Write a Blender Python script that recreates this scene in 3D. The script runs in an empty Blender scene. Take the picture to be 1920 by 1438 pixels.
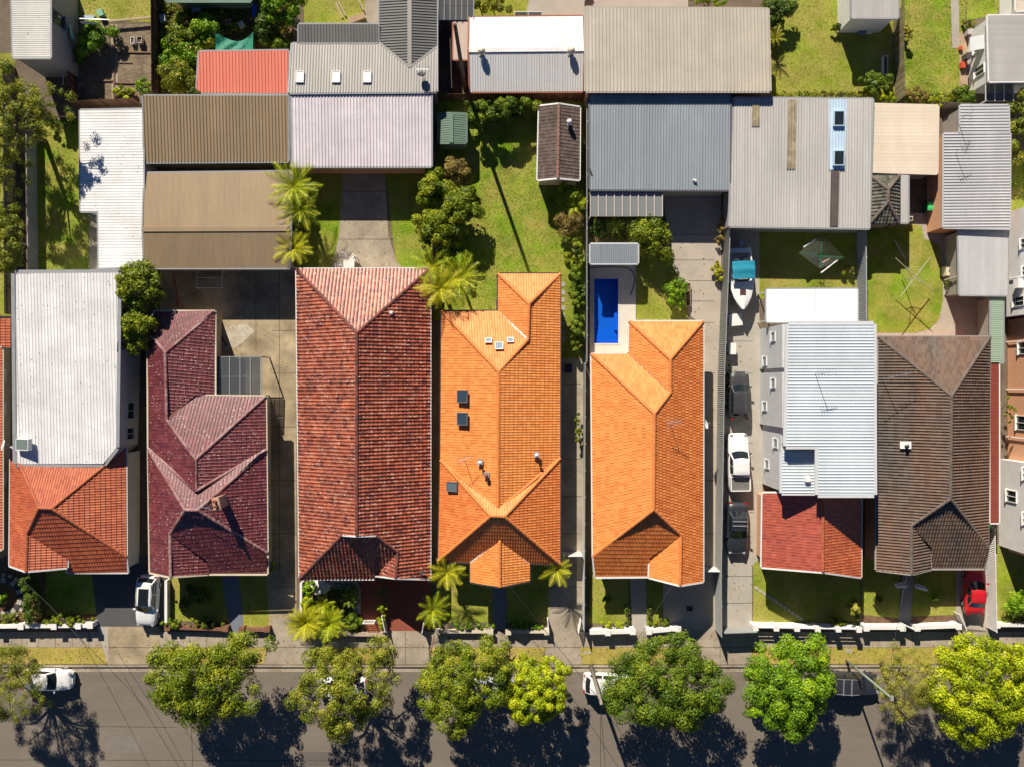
import bpy, bmesh, math, random
import numpy as np
from mathutils import Vector, Matrix
from mathutils.geometry import tessellate_polygon

random.seed(7); np.random.seed(7)
SC = bpy.context.scene
COL = SC.collection
# ------------------------------------------------------------------ camera
HC = 70.0          # drone height, metres
FP = 1470.0        # focal length in photo pixels (1920 wide)
cam = bpy.data.cameras.new('camera'); camo = bpy.data.objects.new('camera', cam); COL.objects.link(camo)
cam.sensor_width = 36.0; cam.lens = 36.0*FP/1920.0; cam.clip_end = 3000; cam.clip_start = .5
camo.location = (0, 0, HC); camo.rotation_euler = (0, 0, 0)
SC.camera = camo
# ------------------------------------------------------------------ sky and sun
SUN_EL = math.radians(33.6); SUN_DIR = Vector((-.33, .944)).normalized()      # towards the sun, plan view
w = bpy.data.worlds.new('World'); SC.world = w; w.use_nodes = True
nt = w.node_tree; nt.nodes.clear()
sky = nt.nodes.new('ShaderNodeTexSky'); sky.sky_type = 'NISHITA'; sky.sun_disc = False; sky.air_density = .6; sky.dust_density = .0; sky.ozone_density = 8.
sky.sun_elevation = SUN_EL; sky.sun_rotation = math.atan2(SUN_DIR.x, SUN_DIR.y)
bg = nt.nodes.new('ShaderNodeBackground'); bg.inputs['Strength'].default_value = .05
out = nt.nodes.new('ShaderNodeOutputWorld')
nt.links.new(sky.outputs[0], bg.inputs[0]); nt.links.new(bg.outputs[0], out.inputs[0])
sl = bpy.data.lights.new('sun', 'SUN'); sl.energy = 5.0; sl.angle = math.radians(.5); sl.color = (1, .905, .77)
so = bpy.data.objects.new('sun', sl); COL.objects.link(so)
tosun = Vector((SUN_DIR.x*math.cos(SUN_EL), SUN_DIR.y*math.cos(SUN_EL), math.sin(SUN_EL)))
so.rotation_euler = tosun.to_track_quat('Z', 'Y').to_euler(); so.location = tosun*120
SC.view_settings.view_transform = 'Standard'; SC.view_settings.look = 'None'
SC.view_settings.exposure = .55; SC.view_settings.gamma = 1.0
SC.render.engine = 'CYCLES'
SC.render.resolution_x = 1024; SC.render.resolution_y = 766

# ------------------------------------------------------------------ helpers
def P(px, py, z=0.0):
    """point seen at photo pixel (px,py) that stands z metres above the ground"""
    return Vector(((px-960)/FP*(HC-z), (719-py)/FP*(HC-z), z))

def lin(c):
    def f(x):
        x /= 255.0
        return x/12.92 if x <= .04045 else ((x+.055)/1.055)**2.4
    return tuple(f(x) for x in c)

MATS = {}
def M(name, c, var=.15, scale=1.2, rough=.85, stain=None, stain_scale=.25, stain_amt=.5, spot=None, spot_scale=6.,
      spot_size=.12, bump=0., bump_scale=25., metal=0., pal=None, spec=.3, stretch=(1, 1, 1), coat=0., fine=.10, spread=.12):
    """procedural surface: base tint with coarse and fine mottling, optional stains, specks and per-piece colours"""
    if name in MATS: return MATS[name]
    m = bpy.data.materials.new(name); m.use_nodes = True; nt = m.node_tree; N = nt.nodes; L = nt.links
    b = N['Principled BSDF']; b.inputs['Roughness'].default_value = rough; b.inputs['Metallic'].default_value = metal
    b.inputs['Specular IOR Level'].default_value = spec
    if coat: b.inputs['Coat Weight'].default_value = coat; b.inputs['Coat Roughness'].default_value = .06
    g = N.new('ShaderNodeNewGeometry'); mp = N.new('ShaderNodeMapping'); mp.inputs['Scale'].default_value = stretch
    L.new(g.outputs['Position'], mp.inputs[0]); vec = mp.outputs[0]
    def noise(s, d=5., r=.6):
        n = N.new('ShaderNodeTexNoise'); n.inputs['Scale'].default_value = s; n.inputs['Detail'].default_value = d
        n.inputs['Roughness'].default_value = r; L.new(vec, n.inputs['Vector']); return n.outputs['Fac']
    def mix(fac, a, bb, mode='MIX'):
        x = N.new('ShaderNodeMix'); x.data_type = 'RGBA'; x.blend_type = mode
        if isinstance(fac, float): x.inputs[0].default_value = fac
        else: L.new(fac, x.inputs[0])
        for i, v in ((6, a), (7, bb)):
            if isinstance(v, tuple): x.inputs[i].default_value = (*v[:3], 1)
            else: L.new(v, x.inputs[i])
        return x.outputs[2]
    def rng(v, a, bb, c0, c1):
        r = N.new('ShaderNodeMapRange'); L.new(v, r.inputs[0])
        for i, q in enumerate((a, bb, c0, c1)): r.inputs[i+1].default_value = q
        return r.outputs[0]
    if pal:
        at = N.new('ShaderNodeAttribute'); at.attribute_name = 'rnd'
        cr = N.new('ShaderNodeValToRGB'); cr.color_ramp.interpolation = 'LINEAR'
        els = cr.color_ramp.elements
        while len(els) < len(pal): els.new(.5)
        for i, e in enumerate(els): e.position = i/(len(pal)-1); e.color = (*pal[i], 1)
        L.new(at.outputs['Fac'], cr.inputs[0]); base = cr.outputs[0]
    else: base = tuple(c)
    v1 = rng(noise(scale), .3, .7, 1-var, 1+var)
    cb = N.new('ShaderNodeCombineColor'); [L.new(v1, cb.inputs[i]) for i in range(3)]
    col = mix(1.0, base, cb.outputs[0], 'MULTIPLY')
    if fine:
        v2 = rng(noise(scale*14, 3., .7), .25, .75, 1-fine, 1+fine)
        cb2 = N.new('ShaderNodeCombineColor'); [L.new(v2, cb2.inputs[i]) for i in range(3)]
        col = mix(1.0, col, cb2.outputs[0], 'MULTIPLY')
    if stain:
        col = mix(rng(noise(stain_scale, 6., .65), .5-spread, .5+spread, 0., stain_amt), col, tuple(stain))
    if spot:
        vo = N.new('ShaderNodeTexVoronoi'); vo.voronoi_dimensions = '2D'; vo.inputs['Scale'].default_value = spot_scale; L.new(vec, vo.inputs['Vector'])
        sn = noise(spot_scale*.35, 3., .7); mm = N.new('ShaderNodeMath'); mm.operation = 'MULTIPLY'
        L.new(rng(vo.outputs['Distance'], spot_size*.5, spot_size, .85, 0.), mm.inputs[0]); L.new(rng(sn, .45, .6, 0., 1.), mm.inputs[1])
        col = mix(mm.outputs[0], col, tuple(spot))
    L.new(col, b.inputs['Base Color'])
    if bump:
        bn = N.new('ShaderNodeBump'); bn.inputs['Strength'].default_value = min(1., bump*4); bn.inputs['Distance'].default_value = bump*.2
        L.new(noise(bump_scale, 4., .7), bn.inputs['Height']); L.new(bn.outputs[0], b.inputs['Normal'])
    MATS[name] = m; return m

def leafmat(name, pal, rough=.5, trans=.22):
    if name in MATS: return MATS[name]
    m = bpy.data.materials.new(name); m.use_nodes = True; nt = m.node_tree; N = nt.nodes; L = nt.links
    b = N['Principled BSDF']; b.inputs['Roughness'].default_value = rough; b.inputs['Specular IOR Level'].default_value = .3
    at = N.new('ShaderNodeAttribute'); at.attribute_name = 'rnd'
    cr = N.new('ShaderNodeValToRGB'); els = cr.color_ramp.elements
    while len(els) < len(pal): els.new(.5)
    for i, e in enumerate(els): e.position = i/(len(pal)-1); e.color = (*pal[i], 1)
    L.new(at.outputs['Fac'], cr.inputs[0]); L.new(cr.outputs[0], b.inputs['Base Color'])
    t = N.new('ShaderNodeBsdfTranslucent'); L.new(cr.outputs[0], t.inputs[0])
    mx = N.new('ShaderNodeMixShader'); mx.inputs[0].default_value = trans
    L.new(b.outputs[0], mx.inputs[1]); L.new(t.outputs[0], mx.inputs[2]); L.new(mx.outputs[0], N['Material Output'].inputs[0])
    MATS[name] = m; return m

def glassmat(name, c, rough=.05, alpha=0.0):
    """dark reflective pane; alpha > 0 lets some of what lies below show"""
    if name in MATS: return MATS[name]
    m = bpy.data.materials.new(name); m.use_nodes = True; nt = m.node_tree; N = nt.nodes; L = nt.links
    b = N['Principled BSDF']; b.inputs['Base Color'].default_value = (*c, 1); b.inputs['Roughness'].default_value = rough
    b.inputs['Specular IOR Level'].default_value = .6
    if alpha:
        t = N.new('ShaderNodeBsdfTransparent'); mx = N.new('ShaderNodeMixShader'); mx.inputs[0].default_value = alpha
        L.new(b.outputs[0], mx.inputs[1]); L.new(t.outputs[0], mx.inputs[2]); L.new(mx.outputs[0], N['Material Output'].inputs[0])
    MATS[name] = m; return m

def setp(o, label=None, cat=None, group=None, kind=None):
    if label: o['label'] = label
    if cat: o['category'] = cat
    if group: o['group'] = group
    if kind: o['kind'] = kind
    return o

def thing(name, label, cat, loc=(0, 0, 0), rz=0., group=None):
    o = bpy.data.objects.new(name, None); COL.objects.link(o); o.empty_display_size = .3
    o.location = loc; o.rotation_euler = (0, 0, rz)
    return setp(o, label, cat, group)

WORLD = {}
def adopt(o, parent, world):
    """parent o; world=True keeps the mesh's world coordinates"""
    if parent is None: return
    o.parent = parent
    if world:
        q = parent
        if q.parent is None:
            o.matrix_parent_inverse = (Matrix.Translation(q.location) @ q.rotation_euler.to_matrix().to_4x4()).inverted()

class MB:
    def __init__(s): s.v = []; s.f = []; s.r = []
    def add(s, vs, fs, r=None):
        b = len(s.v); s.v += [tuple(x) for x in vs]; s.f += [tuple(b+i for i in f) for f in fs]
        s.r += [r if r is not None else 0.5]*len(fs); return s
    def box(s, c, size, rz=0., mat=None, r=None):
        x, y, z = (q/2 for q in size); c = Vector(c)
        pts = [Vector((sx*x, sy*y, sz*z)) for sz in (-1, 1) for sx, sy in ((-1, -1), (1, -1), (1, 1), (-1, 1))]
        R = mat if mat is not None else Matrix.Rotation(rz, 3, 'Z')
        return s.add([c+R@p for p in pts], [(3, 2, 1, 0), (4, 5, 6, 7), (0, 1, 5, 4), (1, 2, 6, 5), (2, 3, 7, 6), (3, 0, 4, 7)], r)
    def bar(s, a, b, w, h, up=Vector((0, 0, 1)), r=None):
        a, b = Vector(a), Vector(b); d = (b-a); L = d.length
        if L < 1e-5: return s
        d /= L
        if abs(d.dot(up)) > .99: up = Vector((0, 1, 0))
        sd = d.cross(up).normalized(); u2 = sd.cross(d).normalized()
        R = Matrix((d, sd, u2)).transposed()
        return s.box((a+b)/2, (L, w, h), mat=R, r=r)
    def tube(s, pts, rad, n=6, r=None, cap=True):
        pts = [Vector(p) for p in pts]; k = len(pts); rad = rad if isinstance(rad, (list, tuple)) else [rad]*k
        vs = []; fs = []
        for i, p in enumerate(pts):
            d = (pts[min(i+1, k-1)]-pts[max(i-1, 0)]).normalized()
            up = Vector((0, 0, 1)) if abs(d.z) < .95 else Vector((1, 0, 0))
            sx = d.cross(up).normalized(); sy = sx.cross(d)
            for j in range(n):
                a = 2*math.pi*j/n; vs.append(p+(sx*math.cos(a)+sy*math.sin(a))*rad[i])
        for i in range(k-1):
            for j in range(n): fs.append((i*n+j, i*n+(j+1) % n, (i+1)*n+(j+1) % n, (i+1)*n+j))
        if cap: fs += [tuple(range(n))[::-1], tuple(range((k-1)*n, k*n))]
        return s.add(vs, fs, r)
    def prism(s, pts, z0, z1, r=None, top=True):
        """pts: XY pairs; z1 may be a list (sloping top)"""
        n = len(pts); zt = z1 if isinstance(z1, (list, tuple)) else [z1]*n
        vs = [(p[0], p[1], z0) for p in pts]+[(p[0], p[1], zt[i]) for i, p in enumerate(pts)]
        fs = [(i, (i+1) % n, n+(i+1) % n, n+i) for i in range(n)]+([tuple(range(n, 2*n)), tuple(range(n))[::-1]] if top else [])
        return s.add(vs, fs, r)
    def lathe(s, c, prof, n=14, r=None):
        c = Vector(c); vs = []; fs = []
        for (q, z) in prof:
            for j in range(n):
                a = 2*math.pi*j/n; vs.append(c+Vector((q*math.cos(a), q*math.sin(a), z)))
        for i in range(len(prof)-1):
            for j in range(n): fs.append((i*n+j, i*n+(j+1) % n, (i+1)*n+(j+1) % n, (i+1)*n+j))
        fs.append(tuple(range((len(prof)-1)*n, len(prof)*n)))
        return s.add(vs, fs, r)
    def build(s, name, mat, parent=None, world=True, smooth=False, kind=None, attr=False):
        me = bpy.data.meshes.new(name); me.from_pydata(s.v, [], s.f); me.materials.append(mat)
        if attr:
            a = me.attributes.new('rnd', 'FLOAT', 'FACE'); a.data.foreach_set('value', s.r)
        if smooth: me.polygons.foreach_set('use_smooth', [True]*len(me.polygons))
        me.update()
        o = bpy.data.objects.new(name, me); COL.objects.link(o); adopt(o, parent, world)
        if kind: o['kind'] = kind
        return o

def npmesh(name, verts, nper, mat, parent=None, rnd=None, kind=None, world=True):
    """many separate polygons of nper corners each, verts already in order"""
    n = len(verts)//nper
    me = bpy.data.meshes.new(name); me.vertices.add(len(verts)); me.vertices.foreach_set('co', np.asarray(verts, 'f').ravel())
    me.loops.add(len(verts)); me.loops.foreach_set('vertex_index', np.arange(len(verts), dtype='i'))
    me.polygons.add(n); me.polygons.foreach_set('loop_start', np.arange(0, n*nper, nper, dtype='i'))
    me.update(calc_edges=True)
    if rnd is not None:
        a = me.attributes.new('rnd', 'FLOAT', 'FACE'); a.data.foreach_set('value', np.asarray(rnd, 'f'))
    me.materials.append(mat)
    o = bpy.data.objects.new(name, me); COL.objects.link(o); adopt(o, parent, world)
    if kind: o['kind'] = kind
    return o

# ---- laying tiles / ribbed sheets on a sloping face --------------------------------------------------
def newell(pts):
    n = Vector((0, 0, 0))
    for i, a in enumerate(pts):
        b = pts[(i+1) % len(pts)]
        n += Vector(((a.y-b.y)*(a.z+b.z), (a.z-b.z)*(a.x+b.x), (a.x-b.x)*(a.y+b.y)))
    return n.normalized()

def clip(poly, a, b):
    outp = []; dx, dy = b[0]-a[0], b[1]-a[1]
    def side(p): return dx*(p[1]-a[1])-dy*(p[0]-a[0])
    for i in range(len(poly)):
        p, q = poly[i], poly[(i+1) % len(poly)]; sp, sq = side(p), side(q)
        if sp >= 0: outp.append(p)
        if (sp >= 0) != (sq >= 0):
            t = sp/(sp-sq); outp.append(tuple(p[k]+(q[k]-p[k])*t for k in range(3)))
    return outp

def tile_tmpl(tw, th, prof, t):
    """quads (u,v,w) of one tile: profile across, thick lower edge, plus the exposed lower face"""
    q = []; lap = th*1.06
    for i in range(len(prof)-1):
        (u0, w0), (u1, w1) = prof[i], prof[i+1]
        q.append([(u0*tw, 0, w0+t), (u1*tw, 0, w1+t), (u1*tw, lap, w1), (u0*tw, lap, w0)])
        q.append([(u0*tw, 0, -.02), (u1*tw, 0, -.02), (u1*tw, 0, w1+t), (u0*tw, 0, w0+t)])
    return q

PROF_TERRA = [(0, -.012), (.10, .036), (.26, .056), (.42, .044), (.54, -.004), (.75, -.01), (1., -.012)]
PROF_FLAT = [(.0, -.01), (.08, .028), (.24, .032), (.36, .006), (.96, .004), (1., -.01)]
PROF_CONC = [(0, -.015), (.10, .05), (.30, .065), (.46, .05), (.56, -.012), (1, -.015)]

def cover(pts, mode, tw=.3, th=.34, prof=PROF_TERRA, t=.035, stagger=0., fall=None, rib=.035, ribw=.06, jitter=0.):
    """returns list of clipped polygons (world) and a random number for each"""
    pts = list(pts); n = newell(pts)
    if n.z < 0: pts.reverse(); n = -n
    d = Vector(fall).to_3d() if fall else Vector((0, 0, -1))
    d = d-n*d.dot(n)
    if d.length < .01: d = Vector((0, -1, 0)); d = d-n*d.dot(n)
    V = -d.normalized(); U = V.cross(n); o = sum(pts, Vector())/len(pts)
    uv = [((p-o).dot(U), (p-o).dot(V)) for p in pts]
    k = len(uv)
    conv = all(((uv[(i+1) % k][0]-uv[i][0])*(uv[(i+2) % k][1]-uv[(i+1) % k][1])-(uv[(i+1) % k][1]-uv[i][1])*(uv[(i+2) % k][0]-uv[(i+1) % k][0])) > -1e-6 for i in range(k))
    pieces = [uv] if conv else []
    if not conv:
        for tr in tessellate_polygon([[Vector((a, b, 0)) for a, b in uv]]):
            q = [uv[i] for i in tr]
            if (q[1][0]-q[0][0])*(q[2][1]-q[0][1])-(q[1][1]-q[0][1])*(q[2][0]-q[0][0]) < 0: q.reverse()
            pieces.append(q)
    u0 = min(a for a, b in uv); u1 = max(a for a, b in uv); v0 = min(b for a, b in uv); v1 = max(b for a, b in uv)
    if mode == 'sheet':
        th = v1-v0+.02; rw = ribw
        sw = min(rib*1.05, tw*.3); prof = [(0, 0), (sw/tw, rib), ((sw+rw*.4)/tw, rib), ((2*sw+rw*.4)/tw, 0), (1, 0)]; t = 0
    T = tile_tmpl(tw, th, prof, t)
    if mode == 'sheet': T = T[::2]
    polys = []; rn = []
    nu = int((u1-u0)/tw)+3; nv = int(math.ceil((v1-v0)/th))+ (1 if mode == 'tile' else 0)
    rs = random.Random(int(abs(u0*v0)*1000) % 99991)
    for j in range(max(1, nv)):
        for i in range(-1, nu):
            ou = u0+i*tw+(stagger*tw if j % 2 else 0); ov = v0+j*th-(0.01 if mode == 'sheet' else 0)
            r = rs.random(); jz = rs.uniform(0, jitter)
            cs = ((ou, ov), (ou+tw, ov), (ou+tw, ov+th*1.06), (ou, ov+th*1.06))
            for pc in pieces:
                inside = True; outside = False
                for e in range(len(pc)):
                    a, b = pc[e], pc[(e+1) % len(pc)]
                    ss = [(b[0]-a[0])*(c[1]-a[1])-(b[1]-a[1])*(c[0]-a[0]) for c in cs]
                    if max(ss) < 0: outside = True; break
                    if min(ss) < 0: inside = False
                if outside: continue
                for q in T:
                    pl = [(ou+a, ov+b, c+jz) for a, b, c in q]
                    if not inside:
                        for e in range(len(pc)):
                            pl = clip(pl, pc[e], pc[(e+1) % len(pc)])
                            if len(pl) < 3: break
                        if len(pl) < 3: continue
                    polys.append([o+U*a+V*b+n*c for a, b, c in pl]); rn.append(r)
                if inside: break
    return polys, rn

def polymesh(name, polys, rn, mat, parent, kind='stuff'):
    mb = MB()
    for p, r in zip(polys, rn): mb.add(p, [tuple(range(len(p)))], r)
    return mb.build(name, mat, parent, world=(parent.parent is None), kind=kind, attr=True)

def inset(poly, d):
    """inset a polygon of (x,y); positive d goes inwards"""
    A = sum(poly[i][0]*poly[(i+1) % len(poly)][1]-poly[(i+1) % len(poly)][0]*poly[i][1] for i in range(len(poly)))
    s = 1 if A > 0 else -1; n = len(poly); res = []
    for i in range(n):
        p0, p1, p2 = Vector(poly[i-1]), Vector(poly[i]), Vector(poly[(i+1) % n])
        a = (p1-p0).normalized(); b = (p2-p1).normalized()
        na = Vector((-a.y, a.x))*s; nb = Vector((-b.y, b.x))*s; m = na+nb
        if m.length < 1e-4: m = na
        m.normalize(); c = max(.5, m.dot(na)); res.append(p1+m*d/c)
    return res

CAPMESH = {}
def cap_mesh(mat):
    if mat.name not in CAPMESH:
        vs = []; fs = []; n = 6
        for x, r in ((-.21, .125), (.21, .15)):
            for j in range(n+1):
                a = math.pi*j/n; vs.append((x, math.cos(a)*r, math.sin(a)*r*.75))
        for j in range(n): fs.append((j, j+1, n+2+j, n+1+j))
        fs.append(tuple(range(n+1, 2*n+2)))
        me = bpy.data.meshes.new('ridge_cap'); me.from_pydata(vs, [], fs); me.materials.append(mat); CAPMESH[mat.name] = me
    return CAPMESH[mat.name]

def build_roof(house, V, faces, tilemat, style='tile', capmat=None, gutmat=None, deckmat=None, wallmat=None, wall_inset=.45,
               wall_z0=-.05, caps=True, gutter=True, valleymat=None, fall=None, sheetmats=None, gutw=.13, rename=None, **kw):
    """V: name -> (px,py,z or None); faces: lists of vertex names (z None is solved from the face's plane)"""
    Z = {k: v[2] for k, v in V.items()}
    for _ in range(4):
        for f in faces:
            kn = [k for k in f if Z[k] is not None]; un = [k for k in f if Z[k] is None]
            if len(kn) >= 3 and un:
                A = np.array([P(V[k][0], V[k][1], Z[k]) for k in kn]); c = A.mean(0)
                nn = np.linalg.svd(A-c)[2][2]
                for k in un:
                    a = np.array(P(V[k][0], V[k][1], 0)); b = np.array((0, 0, HC)); dd = a-b
                    t = nn.dot(c-b)/nn.dot(dd); Z[k] = float((b+dd*t)[2])
    for k in Z:
        if Z[k] is None: print('UNSOLVED', k); Z[k] = 3.
    W = {k: P(V[k][0], V[k][1], Z[k]) for k in V}
    deckmat = deckmat or tilemat
    mb = MB()
    for f in faces:
        p = [W[k] for k in f]; n = newell(p); n = n if n.z > 0 else -n; cc = sum(p, Vector())/len(p)
        p = [q-n*(q-cc).dot(n) for q in p]
        mb.add([q-n*.045 for q in p], [tuple(range(len(p)))])
        mb.add([q-n*.16 for q in p], [tuple(range(len(p)))])
    roof = mb.build('roof', deckmat, house)
    for fi, f in enumerate(faces):
        polys, rn = cover([W[k] for k in f], style, fall=(fall[fi] if isinstance(fall, list) else fall), **kw)
        mm = sheetmats[fi] if sheetmats else tilemat
        polymesh('roof_tiles' if style == 'tile' else 'roof_sheeting', polys, rn, mm, roof)
    E = {}
    for fi, f in enumerate(faces):
        for i in range(len(f)): E.setdefault(frozenset((f[i], f[(i+1) % len(f)])), []).append(fi)
    cen = [sum((W[k] for k in f), Vector())/len(f) for f in faces]
    nor = []
    for f in faces:
        n = newell([W[k] for k in f]); nor.append(n if n.z > 0 else -n)
    bound = []
    for e, fs in E.items():
        a, b = (W[k] for k in e)
        if len(fs) == 2:
            mid = (a+b)/2; cv = (cen[fs[1]]-mid).dot(nor[fs[0]])
            if cv < -.05 and caps:
                d = b-a; L = d.length
                if d.z < 0: a, b = b, a; d = -d
                n = max(1, round(L/.4)); d.normalize()
                up = ((nor[fs[0]]+nor[fs[1]])/2).normalized(); sd = up.cross(d).normalized(); up2 = d.cross(sd)
                for i in range(n):
                    pos = a+d*(L*(i+.5)/n)+up2*.015
                    R = Matrix((-d, -sd, up2)).transposed().to_4x4()
                    o = bpy.data.objects.new('ridge_cap', cap_mesh(capmat or tilemat)); COL.objects.link(o)
                    o.parent = roof; o.matrix_basis = Matrix.Translation(pos) @ R @ Matrix.Rotation(random.uniform(-.03, .03), 4, 'Z')
            elif cv < -.02:
                MB().bar(a+Vector((0, 0, .03)), b+Vector((0, 0, .03)), .36, .05).build('ridge_flashing', capmat or deckmat, roof, world=False)
            elif cv > .05:
                MB().bar(a+Vector((0, 0, .02)), b+Vector((0, 0, .02)), .13, .05).build('valley_flashing', valleymat or deckmat, roof, world=False)
        else: bound.append(tuple(e))
    # boundary loops
    loops = []; rest = [tuple(e) for e in bound]
    while rest:
        a, b = rest.pop(); loop = [a, b]
        while loop[0] != loop[-1]:
            nx = next((e for e in rest if loop[-1] in e), None)
            if nx is None: break
            rest.remove(nx); loop.append(nx[0] if nx[1] == loop[-1] else nx[1])
        loops.append(loop[:-1] if loop[0] == loop[-1] else loop)
    loops.sort(key=len, reverse=True)
    if gutter and gutmat:
        for e in bound:
            a, b = W[e[0]], W[e[1]]; fi = E[frozenset(e)][0]; mid = (a+b)/2
            out_ = mid-cen[fi]; d = (b-a); dn = d.normalized(); out_ = out_-dn*out_.dot(dn); out_.z = 0
            if out_.length < 1e-3: continue
            out_.normalize(); flat = abs(d.z) < .35
            off = out_*(gutw/2-.01)+Vector((0, 0, -.06 if flat else -.02))
            MB().bar(a+off-dn*.0, b+off, gutw, .12 if flat else .16).build('gutter' if flat else 'barge_board', gutmat, house)
    if wallmat and loops:
        lp = loops[0]; poly = [(W[k].x, W[k].y) for k in lp]
        ins = inset(poly, wall_inset)
        MB().prism(ins, wall_z0, [W[k].z-.22 for k in lp], top=False).build('wall', wallmat, house)
    for lp in loops[1:]:
        if len(lp) <= 4 and wallmat: MB().add([W[k] for k in lp], [tuple(range(len(lp)))]).build('gablet', gutmat or wallmat, house)
    return roof, W

def wall_window(house, A, B, s, z, w, h, frame, glass, name='window', sill=True, mullion=True):
    """window on the wall plane running from A to B (XY at ground), s metres along, bottom at z; wall faces the right hand side of A->B"""
    A, B = Vector((A[0], A[1], 0)), Vector((B[0], B[1], 0)); d = (B-A).normalized(); n = Vector((d.y, -d.x, 0))
    c = A+d*s+Vector((0, 0, z+h/2))
    mb = MB(); t = .05
    for q, sz in ((Vector((0, 0, h/2)), (w+t, t)), (Vector((0, 0, -h/2)), (w+t, t))):
        mb.bar(c+q-d*(w/2+t/2)+n*.04, c+q+d*(w/2+t/2)+n*.04, .12, t)
    for q in (-w/2, w/2, 0) if mullion else (-w/2, w/2): mb.bar(c+d*q+n*.04-Vector((0, 0, h/2)), c+d*q+n*.04+Vector((0, 0, h/2)), t if q else .04, .12, up=n)
    wo = mb.build(name, frame, house)
    MB().bar(c-d*(w/2)+n*.012, c+d*(w/2)+n*.012, .02, h).build('pane', glass, wo, world=False)
    if sill: MB().bar(c-d*(w/2+.1)+n*.09-Vector((0, 0, h/2+.06)), c+d*(w/2+.1)+n*.09-Vector((0, 0, h/2+.06)), .2, .07).build('sill', frame, wo, world=False)

def sheet(name, pts, z, mat, label=None, kind='structure', cat=None):
    """flat ground patch from photo pixels on the ground"""
    vs = [P(a, b, 0) for a, b in pts]
    for v in vs: v.z = z
    o = MB().add(vs, [tuple(range(len(vs)))]).build(name, mat)
    return setp(o, label, cat, kind=kind)
# ------------------------------------------------------------------ materials
T_ORANGE = M('terracotta_orange', (.6, .2, .05), var=.06, scale=.5, rough=.55, spec=.5, pal=[(.68, .225, .05), (.77, .28, .066), (.84, .335, .09)], fine=.05, stain=(.72, .27, .075), stain_scale=.5, stain_amt=.3)
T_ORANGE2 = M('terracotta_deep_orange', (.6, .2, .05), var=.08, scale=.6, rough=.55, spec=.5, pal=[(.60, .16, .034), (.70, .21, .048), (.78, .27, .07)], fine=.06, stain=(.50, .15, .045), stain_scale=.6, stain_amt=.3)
T_RED = M('terracotta_red_weathered', (.4, .1, .05), var=.2, scale=.45, rough=.45, spec=.55, pal=[(.16, .042, .028), (.33, .08, .038), (.42, .11, .05), (.46, .13, .06), (.52, .20, .12)], fine=.22, stain=(.13, .045, .034), stain_scale=.5, stain_amt=.6, spread=.2, spot=(.62, .5, .42), spot_scale=3.4, spot_size=.22)
T_RED_N = T_RED
T_MAROON = M('maroon_glazed_tile', (.1, .03, .04), var=.12, scale=.5, rough=.42, spec=1.0, pal=[(.105, .018, .022), (.15, .028, .030), (.19, .042, .042)], fine=.12, spot=(.62, .48, .45), spot_scale=2.8, spot_size=.17)
T_RUST = M('rust_red_tile', (.4, .1, .04), var=.12, scale=.6, rough=.45, spec=.8, pal=[(.40, .085, .03), (.50, .125, .045), (.56, .16, .06)], fine=.1, stain=(.36, .08, .04), stain_scale=.5, stain_amt=.35)
T_GLAZED = M('glazed_red_tile', (.4, .1, .04), var=.1, scale=.6, rough=.42, spec=1., pal=[(.33, .065, .04), (.40, .085, .05), (.47, .11, .062)], fine=.1)
T_BROWN = M('brown_concrete_tile', (.1, .07, .05), var=.18, scale=.4, rough=.7, pal=[(.095, .08, .068), (.13, .11, .094), (.165, .142, .122)], fine=.15, stain=(.30, .135, .065), stain_scale=.3, stain_amt=.4, stretch=(1, .15, 1))
T_DARK = M('dark_shed_tile', (.1, .07, .05), var=.2, scale=.6, rough=.8, pal=[(.095, .068, .056), (.125, .09, .075), (.155, .118, .096)], fine=.15)
T_SLATE = M('grey_mossy_tile', (.1, .1, .08), var=.25, scale=.8, rough=.9, pal=[(.07, .07, .055), (.12, .115, .09), (.2, .19, .15)], fine=.25)
CAP_ORANGE = M('cap_orange', (.66, .22, .06), var=.15, scale=3, rough=.65)
CAP_RED = M('cap_red', (.26, .07, .05), var=.4, scale=2, rough=.75, stain=(.05, .045, .045), stain_scale=1.5, stain_amt=.8)
CAP_MAROON = M('cap_maroon', (.2, .07, .07), var=.3, scale=2, rough=.5, stain=(.5, .4, .37), stain_scale=1.2, stain_amt=.5)
CAP_RUST = M('cap_rust', (.40, .11, .05), var=.25, scale=2, rough=.6)
CAP_BROWN = M('cap_brown', (.15, .12, .10), var=.25, scale=2, rough=.85)

def metal(name, c, spots=None, rough=.45, var=.10, stain=None, sa=.3, ss=.4, spec=.4, st=(1, .3, 1), size=.07, sscale=1.2):
    return M(name, c, pal=[tuple(q*.94 for q in c), tuple(c), tuple(q*1.05 for q in c)], var=var, scale=.5, rough=rough, spec=spec, stain=stain, stain_amt=sa, stain_scale=ss, spot=spots, spot_scale=sscale, spot_size=size, stretch=st, fine=.05)
S_WHITE = metal('white_roof_sheet', (.80, .80, .80), spots=(.12, .12, .12), stain=(.56, .54, .5), sa=.35, st=(1, 1, 1), size=.075, sscale=1.1)
S_CREAMW = metal('offwhite_roof_sheet', (.66, .65, .60), spots=(.2, .19, .17), stain=(.5, .49, .45), sa=.3, st=(1, .5, 1), size=.06, sscale=.9)
S_BROWN = metal('brown_roof_sheet', (.29, .215, .13), stain=(.235, .17, .10), sa=.4)
S_TAN = metal('tan_roof_sheet', (.34, .25, .15), stain=(.30, .215, .13), sa=.4)
S_LILAC = metal('lilac_white_roof_sheet', (.68, .63, .655), stain=(.52, .48, .50), sa=.35, ss=.9, st=(1, 1, 1))
S_SALMON = metal('salmon_roof_sheet', (.74, .22, .15), stain=(.58, .155, .105), sa=.5, ss=.25, st=(1, .05, 1))
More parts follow.
